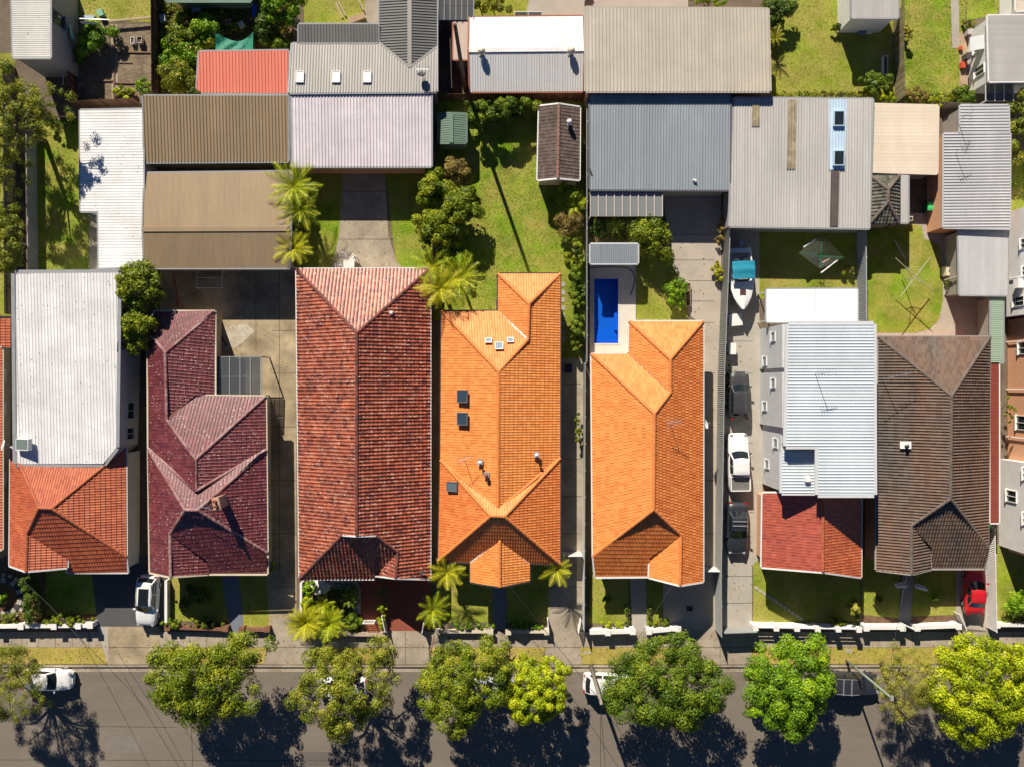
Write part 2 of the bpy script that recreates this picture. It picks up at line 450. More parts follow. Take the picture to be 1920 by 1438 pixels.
S_GREY = metal('pale_grey_roof_sheet', (.33, .32, .295), stain=(.27, .26, .24), sa=.4)
S_CHAR = metal('charcoal_roof_sheet', (.15, .15, .14), stain=(.115, .115, .11), sa=.4)
S_SILVER = metal('galvanised_roof_sheet', (.60, .62, .64), stain=(.52, .46, .38), sa=.5, ss=.5, st=(.3, 1, 1))
S_BEIGE = metal('beige_roof_sheet', (.44, .40, .33), stain=(.39, .35, .29), sa=.4, ss=.15, st=(1, 1, 1))
S_BLUEGREY = metal('blue_grey_roof_sheet', (.28, .32, .345), stain=(.25, .285, .31), sa=.5)
S_LGREY = metal('warm_grey_roof_sheet', (.48, .465, .44), stain=(.41, .395, .37), sa=.4)
S_CREAM = metal('cream_roof_panel', (.74, .64, .50), stain=(.68, .58, .45), sa=.4)
S_STEEL = metal('steel_grey_roof_sheet', (.49, .49, .495), stain=(.42, .42, .425), sa=.3)
S_PALEBLUE = metal('pale_blue_grey_roof_sheet', (.57, .63, .665), stain=(.51, .57, .60), sa=.3)
S_GREEN = metal('green_shed_sheet', (.16, .24, .18), stain=(.12, .19, .14), sa=.4)
S_RED = metal('oxide_red_roof_sheet', (.25, .06, .04), stain=(.2, .045, .03), sa=.5)
S_PGREEN = metal('pale_green_roof_sheet', (.30, .40, .31), stain=(.26, .35, .27), sa=.4)
S_BLUESTRIP = metal('pale_blue_sheet', (.50, .64, .76))
S_PINK = metal('dusty_pink_sheet', (.58, .45, .36))
S_PLAINW = metal('bright_white_sheet', (.80, .80, .78), rough=.35)
FLASH = M('grey_flashing', (.30, .31, .32), rough=.5, var=.1)
FLASHD = M('dark_grey_flashing', (.12, .125, .13), rough=.5, var=.1)
PAINTW = M('white_paint', (.74, .73, .70), rough=.6, var=.06)
PAINTG = M('pale_grey_paint', (.58, .60, .60), rough=.6, var=.05)
PAINTC = M('cream_paint', (.60, .53, .40), rough=.7, var=.08)
PAINTT = M('tan_render', (.36, .31, .23), rough=.8, var=.1)
PAINTGR = M('mid_grey_paint', (.33, .31, .28), rough=.7, var=.08)
DARKT = M('dark_trim', (.04, .04, .045), rough=.5, var=.1)
BLACK = M('black_rubber', (.018, .018, .02), rough=.7, var=.1)
REDTRIM = M('red_brown_trim', (.30, .10, .05), rough=.6, var=.1)
STEEL = M('galvanised_steel', (.45, .46, .47), rough=.4, metal=.6, var=.1)
CLAYPOT = M('terracotta_pot', (.42, .15, .07), rough=.8)
TIMBER = M('weathered_timber', (.20, .13, .085), var=.25, scale=3, rough=.9, stretch=(1, 1, .2))
TIMBERR = M('reddish_timber', (.16, .075, .045), var=.25, scale=3, rough=.9)
TIMBERL = M('pale_timber', (.42, .33, .2), var=.15, scale=3, rough=.85)
GLASS = glassmat('window_glass', (.02, .03, .035), .04)
GLASSL = glassmat('skylight_glass', (.10, .14, .16), .06)
POLYC = glassmat('polycarbonate_sheet', (.34, .36, .36), .25, .45)
POLYD = glassmat('smoked_polycarbonate', (.10, .11, .115), .3, .35)

def brickmat(name, c1, c2, mo, axis='yz'):
    if name in MATS: return MATS[name]
    m = bpy.data.materials.new(name); m.use_nodes = True; nt = m.node_tree; N = nt.nodes; L = nt.links
    g = N.new('ShaderNodeNewGeometry'); s = N.new('ShaderNodeSeparateXYZ'); c = N.new('ShaderNodeCombineXYZ')
    L.new(g.outputs['Position'], s.inputs[0]); L.new(s.outputs['XYZ'.index(axis[0].upper())], c.inputs[0]); L.new(s.outputs['XYZ'.index(axis[1].upper())], c.inputs[1])
    b = N.new('ShaderNodeTexBrick'); L.new(c.outputs[0], b.inputs['Vector']); b.inputs['Scale'].default_value = 1.
    b.inputs['Brick Width'].default_value = .24; b.inputs['Row Height'].default_value = .086; b.inputs['Mortar Size'].default_value = .01
    b.inputs['Color1'].default_value = (*c1, 1); b.inputs['Color2'].default_value = (*c2, 1); b.inputs['Mortar'].default_value = (*mo, 1)
    p = N['Principled BSDF']; p.inputs['Roughness'].default_value = .9; L.new(b.outputs[0], p.inputs['Base Color'])
    MATS[name] = m; return m
BRICK = brickmat('orange_brick', (.66, .27, .11), (.76, .35, .17), (.6, .5, .38))
BRICKX = brickmat('orange_brick_front', (.40, .17, .08), (.52, .24, .12), (.4, .33, .25), 'xz')
PAVERED = brickmat('red_paving', (.25, .062, .034), (.30, .078, .044), (.2, .07, .045), 'xy')

G_SOIL = M('yard_soil', (.135, .105, .075), var=.3, scale=.9, rough=.95, stain=(.20, .16, .115), stain_scale=.5, stain_amt=.6, bump=.15, bump_scale=6, fine=.25)
G_ASPH = M('road_asphalt', (.198, .168, .133), var=.10, scale=.3, rough=.92, stain=(.152, .133, .110), stain_scale=.25, stain_amt=.5, bump=.05, bump_scale=60, fine=.10, stretch=(.25, 1, 1))
G_CONC = M('aged_concrete', (.42, .36, .275), var=.12, scale=.9, rough=.9, stain=(.23, .19, .14), stain_scale=.5, stain_amt=.75, fine=.14, bump=.03, spread=.16)
G_CONCL = M('pale_concrete', (.42, .385, .33), var=.08, scale=1., rough=.9, stain=(.33, .30, .25), stain_scale=.35, stain_amt=.5, fine=.08)
G_CONCS = M('stained_concrete', (.48, .39, .25), var=.16, scale=.7, rough=.92, stain=(.17, .13, .085), stain_scale=.45, stain_amt=.85, spread=.18, fine=.15, bump=.04)
G_CONCG = M('grey_concrete', (.46, .40, .33), var=.09, scale=.6, rough=.9, stain=(.34, .295, .24), stain_scale=.45, stain_amt=.7, spread=.18, fine=.08)
G_DRIVE = M('smooth_bitumen', (.085, .085, .09), var=.08, scale=.6, rough=.85, fine=.1)
G_PATH = M('blue_grey_path', (.17, .19, .23), var=.06, scale=1, rough=.8)
G_DECK = M('pool_paving', (.62, .58, .51), var=.05, scale=1.5, rough=.8, fine=.05)
G_GRASS = M('lawn_turf', (.15, .26, .007), var=.42, scale=.45, rough=.95, stain=(.42, .34, .09), stain_scale=.4, stain_amt=.8, spread=.14, fine=.32, bump=.2, bump_scale=9)
G_GRASSL = M('lawn_turf_pale', (.195, .27, .012), var=.35, scale=.45, rough=.95, stain=(.46, .35, .12), stain_scale=.35, stain_amt=.75, spread=.2, fine=.3, bump=.2, bump_scale=9)
G_VERGE = M('verge_turf_dry', (.42, .31, .10), var=.3, scale=.8, rough=.95, stain=(.34, .32, .04), stain_scale=.7, stain_amt=.7, fine=.3, bump=.2, bump_scale=9)
G_BED = M('garden_bed_soil', (.24, .185, .12), var=.35, scale=1.4, rough=.98, fine=.35, bump=.5, bump_scale=4, stain=(.15, .11, .075), stain_scale=.8, stain_amt=.6)
G_LITTER = M('mulch', (.15, .09, .05), var=.35, scale=2, rough=.98, fine=.35, bump=.3, bump_scale=10)

# ------------------------------------------------------------------ setting: ground, road, paths
def flat(name, rect, z, mat, kind='structure'):
    x0, y0, x1, y1 = rect
    return setp(MB().add([(x0, y0, z), (x1, y0, z), (x1, y1, z), (x0, y1, z)], [(0, 1, 2, 3)]).build(name, mat), kind=kind)
flat('ground', (-900, -900, 900, 900), -2.2, G_SOIL)
kerb_y = P(0, 1247, 0).y; road_y0 = kerb_y-11.2
PX0, PX1 = P(1114, 0).x, P(1159, 0).x; PY0, PY1 = P(0, 644).y, P(0, 523).y      # pool opening
# yard ground as one sheet with the pool cut out
def ring_sheet(name, outer, inner, z, mat):
    (a, b, c, d), (e, f, g, h) = outer, inner
    vs = [(a, b, z), (c, b, z), (c, d, z), (a, d, z), (e, f, z), (g, f, z), (g, h, z), (e, h, z)]
    return setp(MB().add(vs, [(0, 1, 5, 4), (1, 2, 6, 5), (2, 3, 7, 6), (3, 0, 4, 7)]).build(name, mat), kind='structure')
ring_sheet('yard_ground', (-300, kerb_y+.02, 300, 300), (PX0, PY0, PX1, PY1), 0., G_SOIL)
flat('road', (-300, road_y0, 300, kerb_y-.02), -.13, G_ASPH)
flat('far_verge', (-300, -300, 300, road_y0-.15), 0., G_VERGE)
flat('gutter_apron', (-300, kerb_y-.62, 300, kerb_y-.14), -.122, G_CONC)
for yy in (kerb_y-.06, road_y0-.08):
    kb = setp(MB().box((0, yy, -.065), (600, .16, .15)).build('kerb', G_CONC), kind='structure')

# footpath of cast slabs
fp = flat('footpath', (-60, P(0, 1213).y, 60, P(0, 1184).y), .004, G_DRIVE); fp.name = 'footpath'
slabm = bpy.data.meshes.new('paving_slab')
fy0, fy1 = P(0, 1213).y, P(0, 1184).y; hw = (fy1-fy0)/2
slabm.from_pydata([(-.74, -hw, 0), (.74, -hw, 0), (.74, hw, 0), (-.74, hw, 0), (-.73, -hw+.01, .022), (.73, -hw+.01, .022), (.73, hw-.01, .022), (-.73, hw-.01, .022)], [],
                  [(4, 5, 6, 7), (0, 1, 5, 4), (1, 2, 6, 5), (2, 3, 7, 6), (3, 0, 4, 7)]); slabm.materials.append(G_CONC)
for i in range(64):
    o = bpy.data.objects.new('paving_slab', slabm); COL.objects.link(o); o.parent = fp; o.location = (-47.5+i*1.5, (fy0+fy1)/2, .006)

LAWNS = []
def lawn(name, pts, mat=G_GRASS, dens=1., z=.012, grass=True):
    o = sheet(name, pts, z, mat)
    if grass: LAWNS.append((pts, dens, mat))
    return o
# verges between footpath and kerb
for pts in ([(-200, 1213), (199, 1213), (203, 1244), (-200, 1244)], [(305, 1213), (500, 1213), (495, 1244), (300, 1244)], [(585, 1213), (722, 1213), (716, 1244), (590, 1244)],
            [(806, 1213), (1022, 1213), (1016, 1244), (812, 1244)], [(1080, 1213), (1296, 1213), (1300, 1244), (1092, 1244)], [(1408, 1213), (1850, 1213), (1850, 1244), (1410, 1244)], [(1890, 1213), (2100, 1213), (2100, 1244), (1890, 1244)]):
    lawn('verge', pts, G_VERGE)
for pts, m in (([(203, 1174), (300, 1174), (302, 1245), (203, 1245)], G_CONCS), ([(512, 1160), (560, 1160), (585, 1213), (592, 1245), (494, 1245), (505, 1213)], G_CONC), ([(728, 1182), (800, 1182), (806, 1245), (718, 1245)], G_CONC),
            ([(1030, 1176), (1080, 1176), (1092, 1245), (1018, 1245)], G_CONC), ([(1290, 1180), (1412, 1180), (1408, 1245), (1300, 1245)], G_CONC), ([(1848, 1176), (1870, 1176), (1890, 1245), (1850, 1245)], G_CONC)):
    sheet('driveway_crossing', pts, .034, m)
sheet('driveway_crossing', [(182, 1174), (203, 1174), (214, 1213), (203, 1245)], .030, G_CONCL)

# lot A
lawn('lawn', [(64, 225), (186, 225), (186, 512), (66, 512)], G_GRASS)
sheet('path', [(167, 396), (187, 396), (187, 512), (167, 512)], .024, G_CONC)
lawn('lawn', [(84, 1060), (172, 1060), (184, 1150), (84, 1152)], G_GRASS)
sheet('driveway', [(168, 1040), (312, 1040), (304, 1176), (184, 1176)], .02, G_DRIVE)
sheet('garden_bed', [(0, 1070), (86, 1070), (86, 1152), (180, 1152), (180, 1172), (0, 1172)], .016, G_LITTER)
lawn('lawn', [(-120, 100), (28, 100), (28, 592), (-120, 592)], G_GRASSL)
# lot B
sheet('driveway', [(300, 505), (556, 505), (556, 1210), (506, 1210), (500, 1080), (300, 1080)], .02, G_CONCS)
lawn('lawn', [(322, 1060), (412, 1060), (430, 1164), (322, 1164)], G_GRASSL)
lawn('lawn', [(446, 1060), (505, 1060), (507, 1175), (456, 1175)], G_GRASSL)
sheet('path', [(412, 1060), (446, 1060), (458, 1184), (432, 1184)], .024, G_PATH)
sheet('concrete_patch', [(410, 616), (462, 607), (478, 622), (452, 645), (440, 652), (425, 650), (430, 636)], .026, M('pale_cement', (.55, .5, .42), var=.2, stain=(.36, .3, .2), stain_amt=.8, stain_scale=.9))
# lot C
lawn('lawn', [(585, 318), (648, 318), (632, 505), (560, 505), (560, 400)], G_GRASS)
lawn('lawn', [(722, 318), (810, 318), (810, 510), (758, 505), (742, 490)], G_GRASS)
sheet('driveway', [(642, 316), (722, 316), (728, 440), (743, 490), (760, 506), (622, 506), (636, 440)], .022, G_CONC)
sheet('paved_forecourt', [(676, 1080), (808, 1080), (808, 1182), (726, 1182), (726, 1162), (676, 1162)], .022, PAVERED)
sheet('garden_bed', [(566, 1084), (676, 1084), (676, 1184), (566, 1184)], .016, G_LITTER)
sheet('pebble_bed', [(618, 1086), (672, 1090), (676, 1104), (676, 1150), (660, 1150), (664, 1110), (618, 1100)], .022, M('white_pebbles', (.6, .58, .54), var=.3, scale=6, rough=.9, bump=.4, bump_scale=30))
# lot D
lawn('lawn', [(812, 185), (1096, 185), (1096, 690), (1046, 690), (1046, 560), (930, 560), (930, 600), (812, 600)], G_GRASS, 1.3)
sheet('driveway', [(1046, 672), (1098, 672), (1098, 1180), (1028, 1180), (1030, 1080), (1046, 1080)], .022, G_CONC)
lawn('lawn', [(818, 1050), (924, 1050), (924, 1166), (818, 1166)], G_GRASSL)
lawn('lawn', [(950, 1050), (1029, 1050), (1029, 1166), (950, 1166)], G_GRASSL)
sheet('path', [(924, 1050), (949, 1050), (949, 1180), (924, 1180)], .022, G_PATH)
# lot E
_do = (P(1106, 0).x, P(0, 668).y, P(1192, 0).x, P(0, 480).y)
ring_sheet('pool_deck', _do, (PX0, PY0, PX1, PY1), .03, G_DECK)
sheet('driveway', [(1242, 355), (1352, 355), (1352, 1184), (1288, 1184), (1243, 1170), (1243, 1060), (1310, 1060), (1310, 604), (1290, 590), (1285, 540), (1262, 500), (1258, 446), (1250, 430)], .02, G_CONCG)
lawn('lawn', [(1193, 446), (1262, 470), (1264, 500), (1286, 540), (1290, 600), (1193, 606)], G_GRASSL)
lawn('lawn', [(1106, 1060), (1178, 1060), (1178, 1168), (1106, 1168)], G_GRASSL)
lawn('lawn', [(1213, 1060), (1242, 1060), (1242, 1172), (1213, 1172)], G_GRASSL)
sheet('path', [(1179, 1060), (1212, 1060), (1212, 1184), (1186, 1184)], .024, G_CONCL)
sheet('garden_bed', [(1106, 404), (1258, 404), (1258, 446), (1193, 446), (1193, 456), (1106, 456)], .016, G_LITTER)
# lot F
sheet('driveway', [(1366, 420), (1424, 420), (1424, 600), (1430, 640), (1430, 1040), (1410, 1060), (1410, 1184), (1352, 1184), (1354, 700)], .022, G_CONCL)
lawn('lawn', [(1424, 428), (1622, 428), (1622, 560), (1424, 560)], G_GRASSL)
lawn('lawn', [(1412, 1030), (1612, 1030), (1612, 1172), (1412, 1172)], G_GRASSL)
# lot G
sheet('yard_paving', [(1622, 400), (1866, 400), (1866, 660), (1622, 660)], .012, G_CONCG)
lawn('lawn', [(1624, 420), (1705, 420), (1726, 424), (1732, 448), (1756, 456), (1764, 470), (1768, 560), (1760, 600), (1742, 618), (1715, 624), (1624, 624)], G_GRASS, 1.3, .02)
lawn('lawn', [(1616, 1040), (1690, 1040), (1685, 1158), (1616, 1152)], G_GRASSL)
lawn('lawn', [(1710, 1040), (1792, 1040), (1792, 1152), (1708, 1155)], G_GRASSL)
sheet('path', [(1694, 1040), (1715, 1040), (1707, 1180), (1684, 1180)], .024, M('grey_path', (.27, .26, .25), var=.06))
sheet('garden_bed', [(1616, 1152), (1685, 1158), (1685, 1176), (1616, 1176)], .02, G_LITTER)
sheet('garden_bed', [(1708, 1155), (1792, 1152), (1792, 1176), (1708, 1176)], .02, G_LITTER)
sheet('driveway', [(1792, 1040), (1868, 1040), (1868, 1184), (1792, 1176)], .02, G_CONCG)
lawn('lawn', [(1868, 1020), (2050, 1020), (2050, 1168), (1868, 1168)], G_GRASSL)
# yards behind
lawn('lawn', [(120, -60), (284, -60), (284, 42), (205, 40), (128, 40)], G_GRASSL)
sheet('vegetable_plot', [(146, 46), (290, 46), (290, 190), (146, 190)], .016, G_BED)
sheet('garden_bed', [(300, -60), (550, -60), (550, 176), (300, 176)], .016, G_LITTER)
lawn('lawn', [(570, -60), (690, -60), (690, 46), (570, 46)], G_GRASSL, .6)
lawn('lawn', [(888, -60), (1006, -60), (985, 32), (888, 32)], G_GRASSL, .6)
sheet('concrete_yard', [(1006, -60), (1290, -60), (1290, 40), (985, 40), (985, 32)], .014, G_CONCL)
lawn('lawn', [(1446, -60), (1690, -60), (1690, 190), (1446, 190)], G_GRASSL, 1.2)
lawn('lawn', [(1696, -60), (1812, -60), (1806, 185), (1696, 195)], G_GRASS, 1.2)
lawn('lawn', [(1812, -60), (1890, -60), (1870, 26), (1812, 40)], G_GRASS, .8)
sheet('path', [(1781, -60), (1796, -60), (1799, 91), (1785, 91)], .03, G_CONCL)
sheet('path', [(1798, 60), (1815, 60), (1815, 190), (1800, 190)], .024, M('sandy_path', (.42, .3, .2), var=.2))
lawn('lawn', [(1872, 300), (2050, 300), (2050, 420), (1872, 420)], G_GRASS, .8)

# joints, seams and repair patches
JOINT = M('joint_line', (.06, .05, .045), var=.3)
def joint(a, b, w_=.035, z=.040, mat=JOINT, name='expansion_joint'):
    p, q = P(*a), P(*b); p.z = q.z = z
    setp(MB().bar(p, q, w_, .004).build(name, mat), kind='structure')
for y in (440, 488, 527, 565, 605, 700, 800, 900, 1000): joint((1262 if y < 500 else (1290 if y < 603 else 1316), y), (1340, y), z=.026)
for y in (640, 700, 770, 830, 900, 960, 1030, 1080, 1130): joint((1366 if y < 700 else 1358, y), (1412, y), z=.028)
for y in (360, 412, 449): joint((636 if y > 400 else 642, y), (738 if y > 440 else 726, y), z=.028)
for y in (720, 790, 860, 930, 1000, 1100, 1140): joint((1050 if y < 1080 else 1032, y), (1090, y), z=.028)
for y in (620, 700, 800, 900, 1000, 1100): joint((510, y), (555, y), z=.026)
for x in (480, 524): joint((x, 512), (x, 660 if x < 500 else 1080), z=.026)
for a, b in (((203, 1213), (302, 1213)), ((500, 1213), (588, 1213)), ((720, 1213), (804, 1213)), ((1020, 1213), (1088, 1213)), ((1296, 1213), (1408, 1213)), ((1350, 1184), (1350, 1245)), ((760, 1184), (760, 1245))): joint(a, b, z=.042)
SEAM = M('road_seam', (.085, .075, .066), var=.3, scale=2); PATCH = M('road_repair_patch', (.128, .113, .098), var=.1, scale=1.5); PATCHL = M('road_pale_patch', (.20, .176, .15), var=.1, scale=1.5)
for y, x0, x1 in ((1362, 140, 330), (1425, -40, 760), (1440, 560, 1700), (1330, 1020, 1130), (1390, 1380, 1460)): joint((x0, y), (x1, y+2), .05, -.124, SEAM, 'road_seam')
def road_patch(x0, y0, x1, y1, mat):
    vs = [P(a, b) for a, b in ((x0, y0), (x1, y0+1), (x1-2, y1), (x0+1, y1+1))]
    for v in vs: v.z = -.126
    setp(MB().add(vs, [(0, 1, 2, 3)]).build('road_patch', mat), kind='structure')
road_patch(1430, 1262, 1560, 1300, PATCH); road_patch(196, 1380, 262, 1412, PATCHL); road_patch(560, 1410, 700, 1436, PATCH); road_patch(1040, 1380, 1090, 1408, PATCHL); road_patch(300, 1262, 420, 1276, PATCH)
# ------------------------------------------------------------------ houses along the street
BASEC = lambda px, py: P(px, py, 0)
# maroon house (lot B)
h = thing('house', 'single storey house with dark maroon glazed tile roof and bright V shaped valley', 'house', BASEC(400, 830))
V = dict(a=(290, 584, 3.), b=(403, 584, 3.), c=(310, 662, 4.15), d=(277, 620, 3.), e=(403, 744, 3.), f=(365, 742, None), g=(313, 787, 4.1), hh=(498, 743, 3.), i=(367, 861, 5.05),
         j=(368, 920, 5.05), k=(278, 841, 3.), l=(499, 843, 3.), m=(347, 956, 5.65), n=(371, 956, 5.65), o=(501, 1036, 3.), p=(319, 1000, None), q=(320, 1081, None), r=(281, 1073, 3.),
         s=(390, 1046, 3.1), t=(390, 1076, 3.), u=(501, 1076, 2.9), v=(392, 1076, 2.9))
V['p'] = (319, 1000, 4.4); V['q'] = (320, 1081, 4.4); V['f'] = (365, 742, 3.15)
_, WB = build_roof(h, V, [['a', 'b', 'c', 'd'], ['d', 'c', 'g', 'i', 'j', 'k'], ['b', 'e', 'f', 'g', 'c'], ['f', 'hh', 'i', 'g'], ['hh', 'l', 'j', 'i'], ['k', 'j', 'l', 'n', 'm'],
           ['k', 'm', 'p', 'q', 'r'], ['l', 'o', 'n'], ['p', 's', 't', 'q'], ['m', 'n', 'o', 'u', 't', 's', 'p']], T_MAROON, tw=.28, th=.40, prof=PROF_FLAT, t=.026,
           capmat=CAP_MAROON, gutmat=PAINTC, wallmat=PAINTT, valleymat=CAP_MAROON, wall_inset=.5)
def chimney(house, px, py, z0, z1, sx, sy, mat, pots=2, rz=0.):
    c = P(px, py, z1); mb = MB().box((c.x, c.y, (z0+z1)/2), (sx, sy, z1-z0), rz).box((c.x, c.y, z1-.1), (sx+.1, sy+.1, .14), rz)
    ch = mb.build('chimney', mat, house)
    for i in range(pots):
        q = Vector((c.x, c.y, z1))+Matrix.Rotation(rz, 3, 'Z')@Vector((0, (i-(pots-1)/2)*.42, 0))
        MB().lathe(q, [(.13, 0), (.11, .3), (.14, .32), (.14, .38), (.08, .38), (.08, .1)], 10).build('chimney_pot', CLAYPOT, ch, world=False)
chimney(h, 405, 944, 4., 6.4, .5, .95, M('chimney_brick', (.46, .30, .22), var=.3, scale=5), 2, .2)
chw = MB(); c0 = P(419, 934, 6.0)
# side windows on the east wall facing the drive
ew = [(WB['l'].x-.5, WB['l'].y), (WB['o'].x-.5, WB['o'].y)]
for s, ww in ((1.5, 1.2), (4.2, 1.4), (7.2, 1.1)): wall_window(h, (ew[1][0], ew[1][1]-.0), (ew[0][0], ew[0][1]), s, 1.1, ww, 1.2, PAINTW, GLASS)

# red house (lot C)
h = thing('house', 'long house with weathered mottled red brown terracotta roof between maroon house and lawn', 'house', BASEC(685, 800))
V = dict(a=(556, 505, 3.), b=(806, 504, 3.), c=(669, 625, 6.0), r=(669, 1004, 6.0), f1=(642, 1002, None), f2=(705, 1003, None), bl=(562, 1085, 3.), k=(746, 1035, None), kb=(741, 1083, None),
         br=(806, 1085, 3.), v=(702, 1078, 3.05), vb=(702, 1085, 3.0))
build_roof(h, V, [['a', 'b', 'c'], ['a', 'c', 'r', 'f1', 'bl'], ['b', 'br', 'kb', 'k', 'f2', 'r', 'c'], ['bl', 'f1', 'f2', 'k', 'v', 'vb'], ['k', 'kb', 'v']], T_RED, tw=.30, th=.36,
           t=.05, capmat=CAP_RED, gutmat=PAINTW, wallmat=PAINTC, jitter=.015)
def vent(house, px, py, z, kind='cowl', mat=None, r=.16):
    c = P(px, py, z); mat = mat or PAINTW
    mb = MB().box(c+Vector((0, 0, .0)), (.46, .46, .06)); b = mb.build('vent_flashing', FLASH, house)
    if kind == 'ball':
        pr = [(r*.6, 0), (r*.6, .18)]+[(r*math.sin(a)*1.25, .18+r*1.25*(1-math.cos(a))) for a in np.linspace(.6, 3.0, 8)]
        v = MB().lathe(c, pr, 16).build('roof_vent', mat, house, smooth=True)
        mbf = MB()
        for k in range(14):
            a = 2*math.pi*k/14; pts = [c+Vector((r*1.27*math.sin(t)*math.cos(a+t*.2), r*1.27*math.sin(t)*math.sin(a+t*.2), .18+r*1.25*(1-math.cos(t)))) for t in np.linspace(.7, 2.7, 5)]
            mbf.tube(pts, .012, 4)
        mbf.build('vent_fins', mat, v, world=False)
    else:
        v = MB().lathe(c, [(.08, 0), (.08, .42), (.16, .45), (.16, .5), (.02, .58)], 12).build('vent_pipe', mat, house)
vent(h, 735, 588, 4.4, 'ball', PAINTW, .14)
satd = None

# orange house (lot D)
h = thing('house', 'bright orange tiled house with front porch gable, beside the long green back lawn', 'house', BASEC(940, 800))
V = dict(a=(934, 514, 3.2), b=(1050, 514, 3.2), c=(992, 570, 4.5), e=(934, 584, 3.2), d=(828, 584, 3.2), g=(990, 637, 4.5), i=(935, 697, 5.4), j=(934, 955, 5.4), k=(826, 862, 3.2), l=(1050, 859, 3.2),
         m=(920, 967, 5.75), n=(946, 968, 5.75), o=(822, 1051, 3.2), p=(1050, 1057, 3.2), w=(937, 1009, 4.4), x=(882, 1055, 3.2), y=(993, 1056, 3.2), xb=(882, 1091, 3.2), yb=(993, 1089, 3.2), wb=(937, 1100, 4.4))
build_roof(h, V, [['a', 'b', 'c'], ['a', 'c', 'g', 'e'], ['d', 'e', 'g', 'i'], ['b', 'l', 'j', 'i', 'g', 'c'], ['d', 'i', 'j', 'k'], ['k', 'j', 'l', 'n', 'm'], ['k', 'm', 'o'], ['l', 'p', 'n'],
           ['o', 'm', 'n', 'p', 'y', 'w', 'x'], ['x', 'w', 'wb', 'xb'], ['y', 'yb', 'wb', 'w']], T_ORANGE, tw=.22, th=.40, prof=PROF_FLAT, t=.035, capmat=CAP_ORANGE, gutmat=DARKT, wallmat=PAINTC,
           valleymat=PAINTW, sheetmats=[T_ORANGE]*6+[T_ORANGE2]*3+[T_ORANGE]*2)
def skylight(house, px, py, z, w, l, nrm, glass=GLASSL, frame=FLASHD, h=.14):
    """flat roof window lying on a slope with normal nrm"""
    n = Vector(nrm).normalized(); c = P(px, py, z); d = Vector((0, 0, -1))-n*(-n.z)
    if d.length < .01: d = Vector((0, -1, 0))-n*(-n.y)
    v = -d.normalized(); u = v.cross(n); R = Matrix((u, v, n)).transposed()
    mb = MB()
    for s in (-1, 1):
        mb.box(c+R@Vector((s*w/2, 0, h/2)), (.07, l+.07, h), mat=R); mb.box(c+R@Vector((0, s*l/2, h/2)), (w-.07, .07, h), mat=R)
    f = mb.build('skylight', frame, house)
    MB().box(c+n*(h-.05), (w-.05, l-.05, .03), mat=R).build('pane', glass, f, world=False)
    return f
nW = Vector((-.45, 0, .89)); nN = Vector((0, .45, .89))
skylight(h, 868, 743, 4.35, 1.0, .95, nW, glassmat('blue_skylight', (.035, .06, .085), .05), FLASHD)
skylight(h, 868, 785, 4.35, 1.0, .95, nW, glassmat('blue_skylight', (.035, .06, .085), .05), FLASHD)
skylight(h, 849, 912, 3.95, .75, .95, nW, GLASSL, FLASHD, .2)
for px, py, s in ((916, 639, .5), (936, 649, .62), (957, 638, .5)): skylight(h, px, py, 4.5 if py < 645 else 4.72, s, s*.8 if s < .6 else s, nN, glassmat('pale_blue_panel', (.25, .31, .38), .15), PAINTW, .08)
vent(h, 900, 866, 5.05, 'cowl'); vent(h, 1006, 852, 4.4, 'cowl'); vent(h, 912, 890, 5.2, 'ball', REDTRIM, .14)

# second orange house (lot E)
h = thing('house', 'orange tiled house right of the white boundary, beside the blue pool', 'house', BASEC(1210, 840))
h['label'] = 'orange tiled house beside the small blue swimming pool'
V = dict(a=(1180, 603, 3.2), b=(1318, 603, 3.2), c=(1257, 674, 4.85), e=(1179, 664, 3.2), d=(1109, 664, 3.2), g=(1257, 736, 4.85), i=(1227, 775, 5.65), j=(1226, 955, 5.65), k=(1112, 1042, 3.2),
         m=(1277, 1003, None), n=(1275, 1097, None), o=(1318, 1090, 3.2), p=(1218, 1043, None), q=(1217, 1082, 3.2), r=(1116, 1082, None))
V['p'] = (1218, 1043, 3.25); V['r'] = (1116, 1082, 2.75); V['q2'] = (1217, 1081, 2.75)
build_roof(h, V, [['a', 'b', 'c'], ['a', 'c', 'g', 'e'], ['d', 'e', 'g', 'i'], ['b', 'o', 'n', 'm', 'j', 'i', 'g', 'c'], ['d', 'i', 'j', 'k'], ['k', 'j', 'm', 'p', 'q2', 'r'], ['p', 'm', 'n', 'q']],
           T_ORANGE, tw=.24, th=.40, prof=PROF_FLAT, t=.035, stagger=.5, capmat=CAP_ORANGE, gutmat=PAINTW, wallmat=PAINTC, valleymat=REDTRIM,
           sheetmats=[T_ORANGE, T_ORANGE, T_ORANGE, T_ORANGE2, T_ORANGE, T_ORANGE2, T_ORANGE])

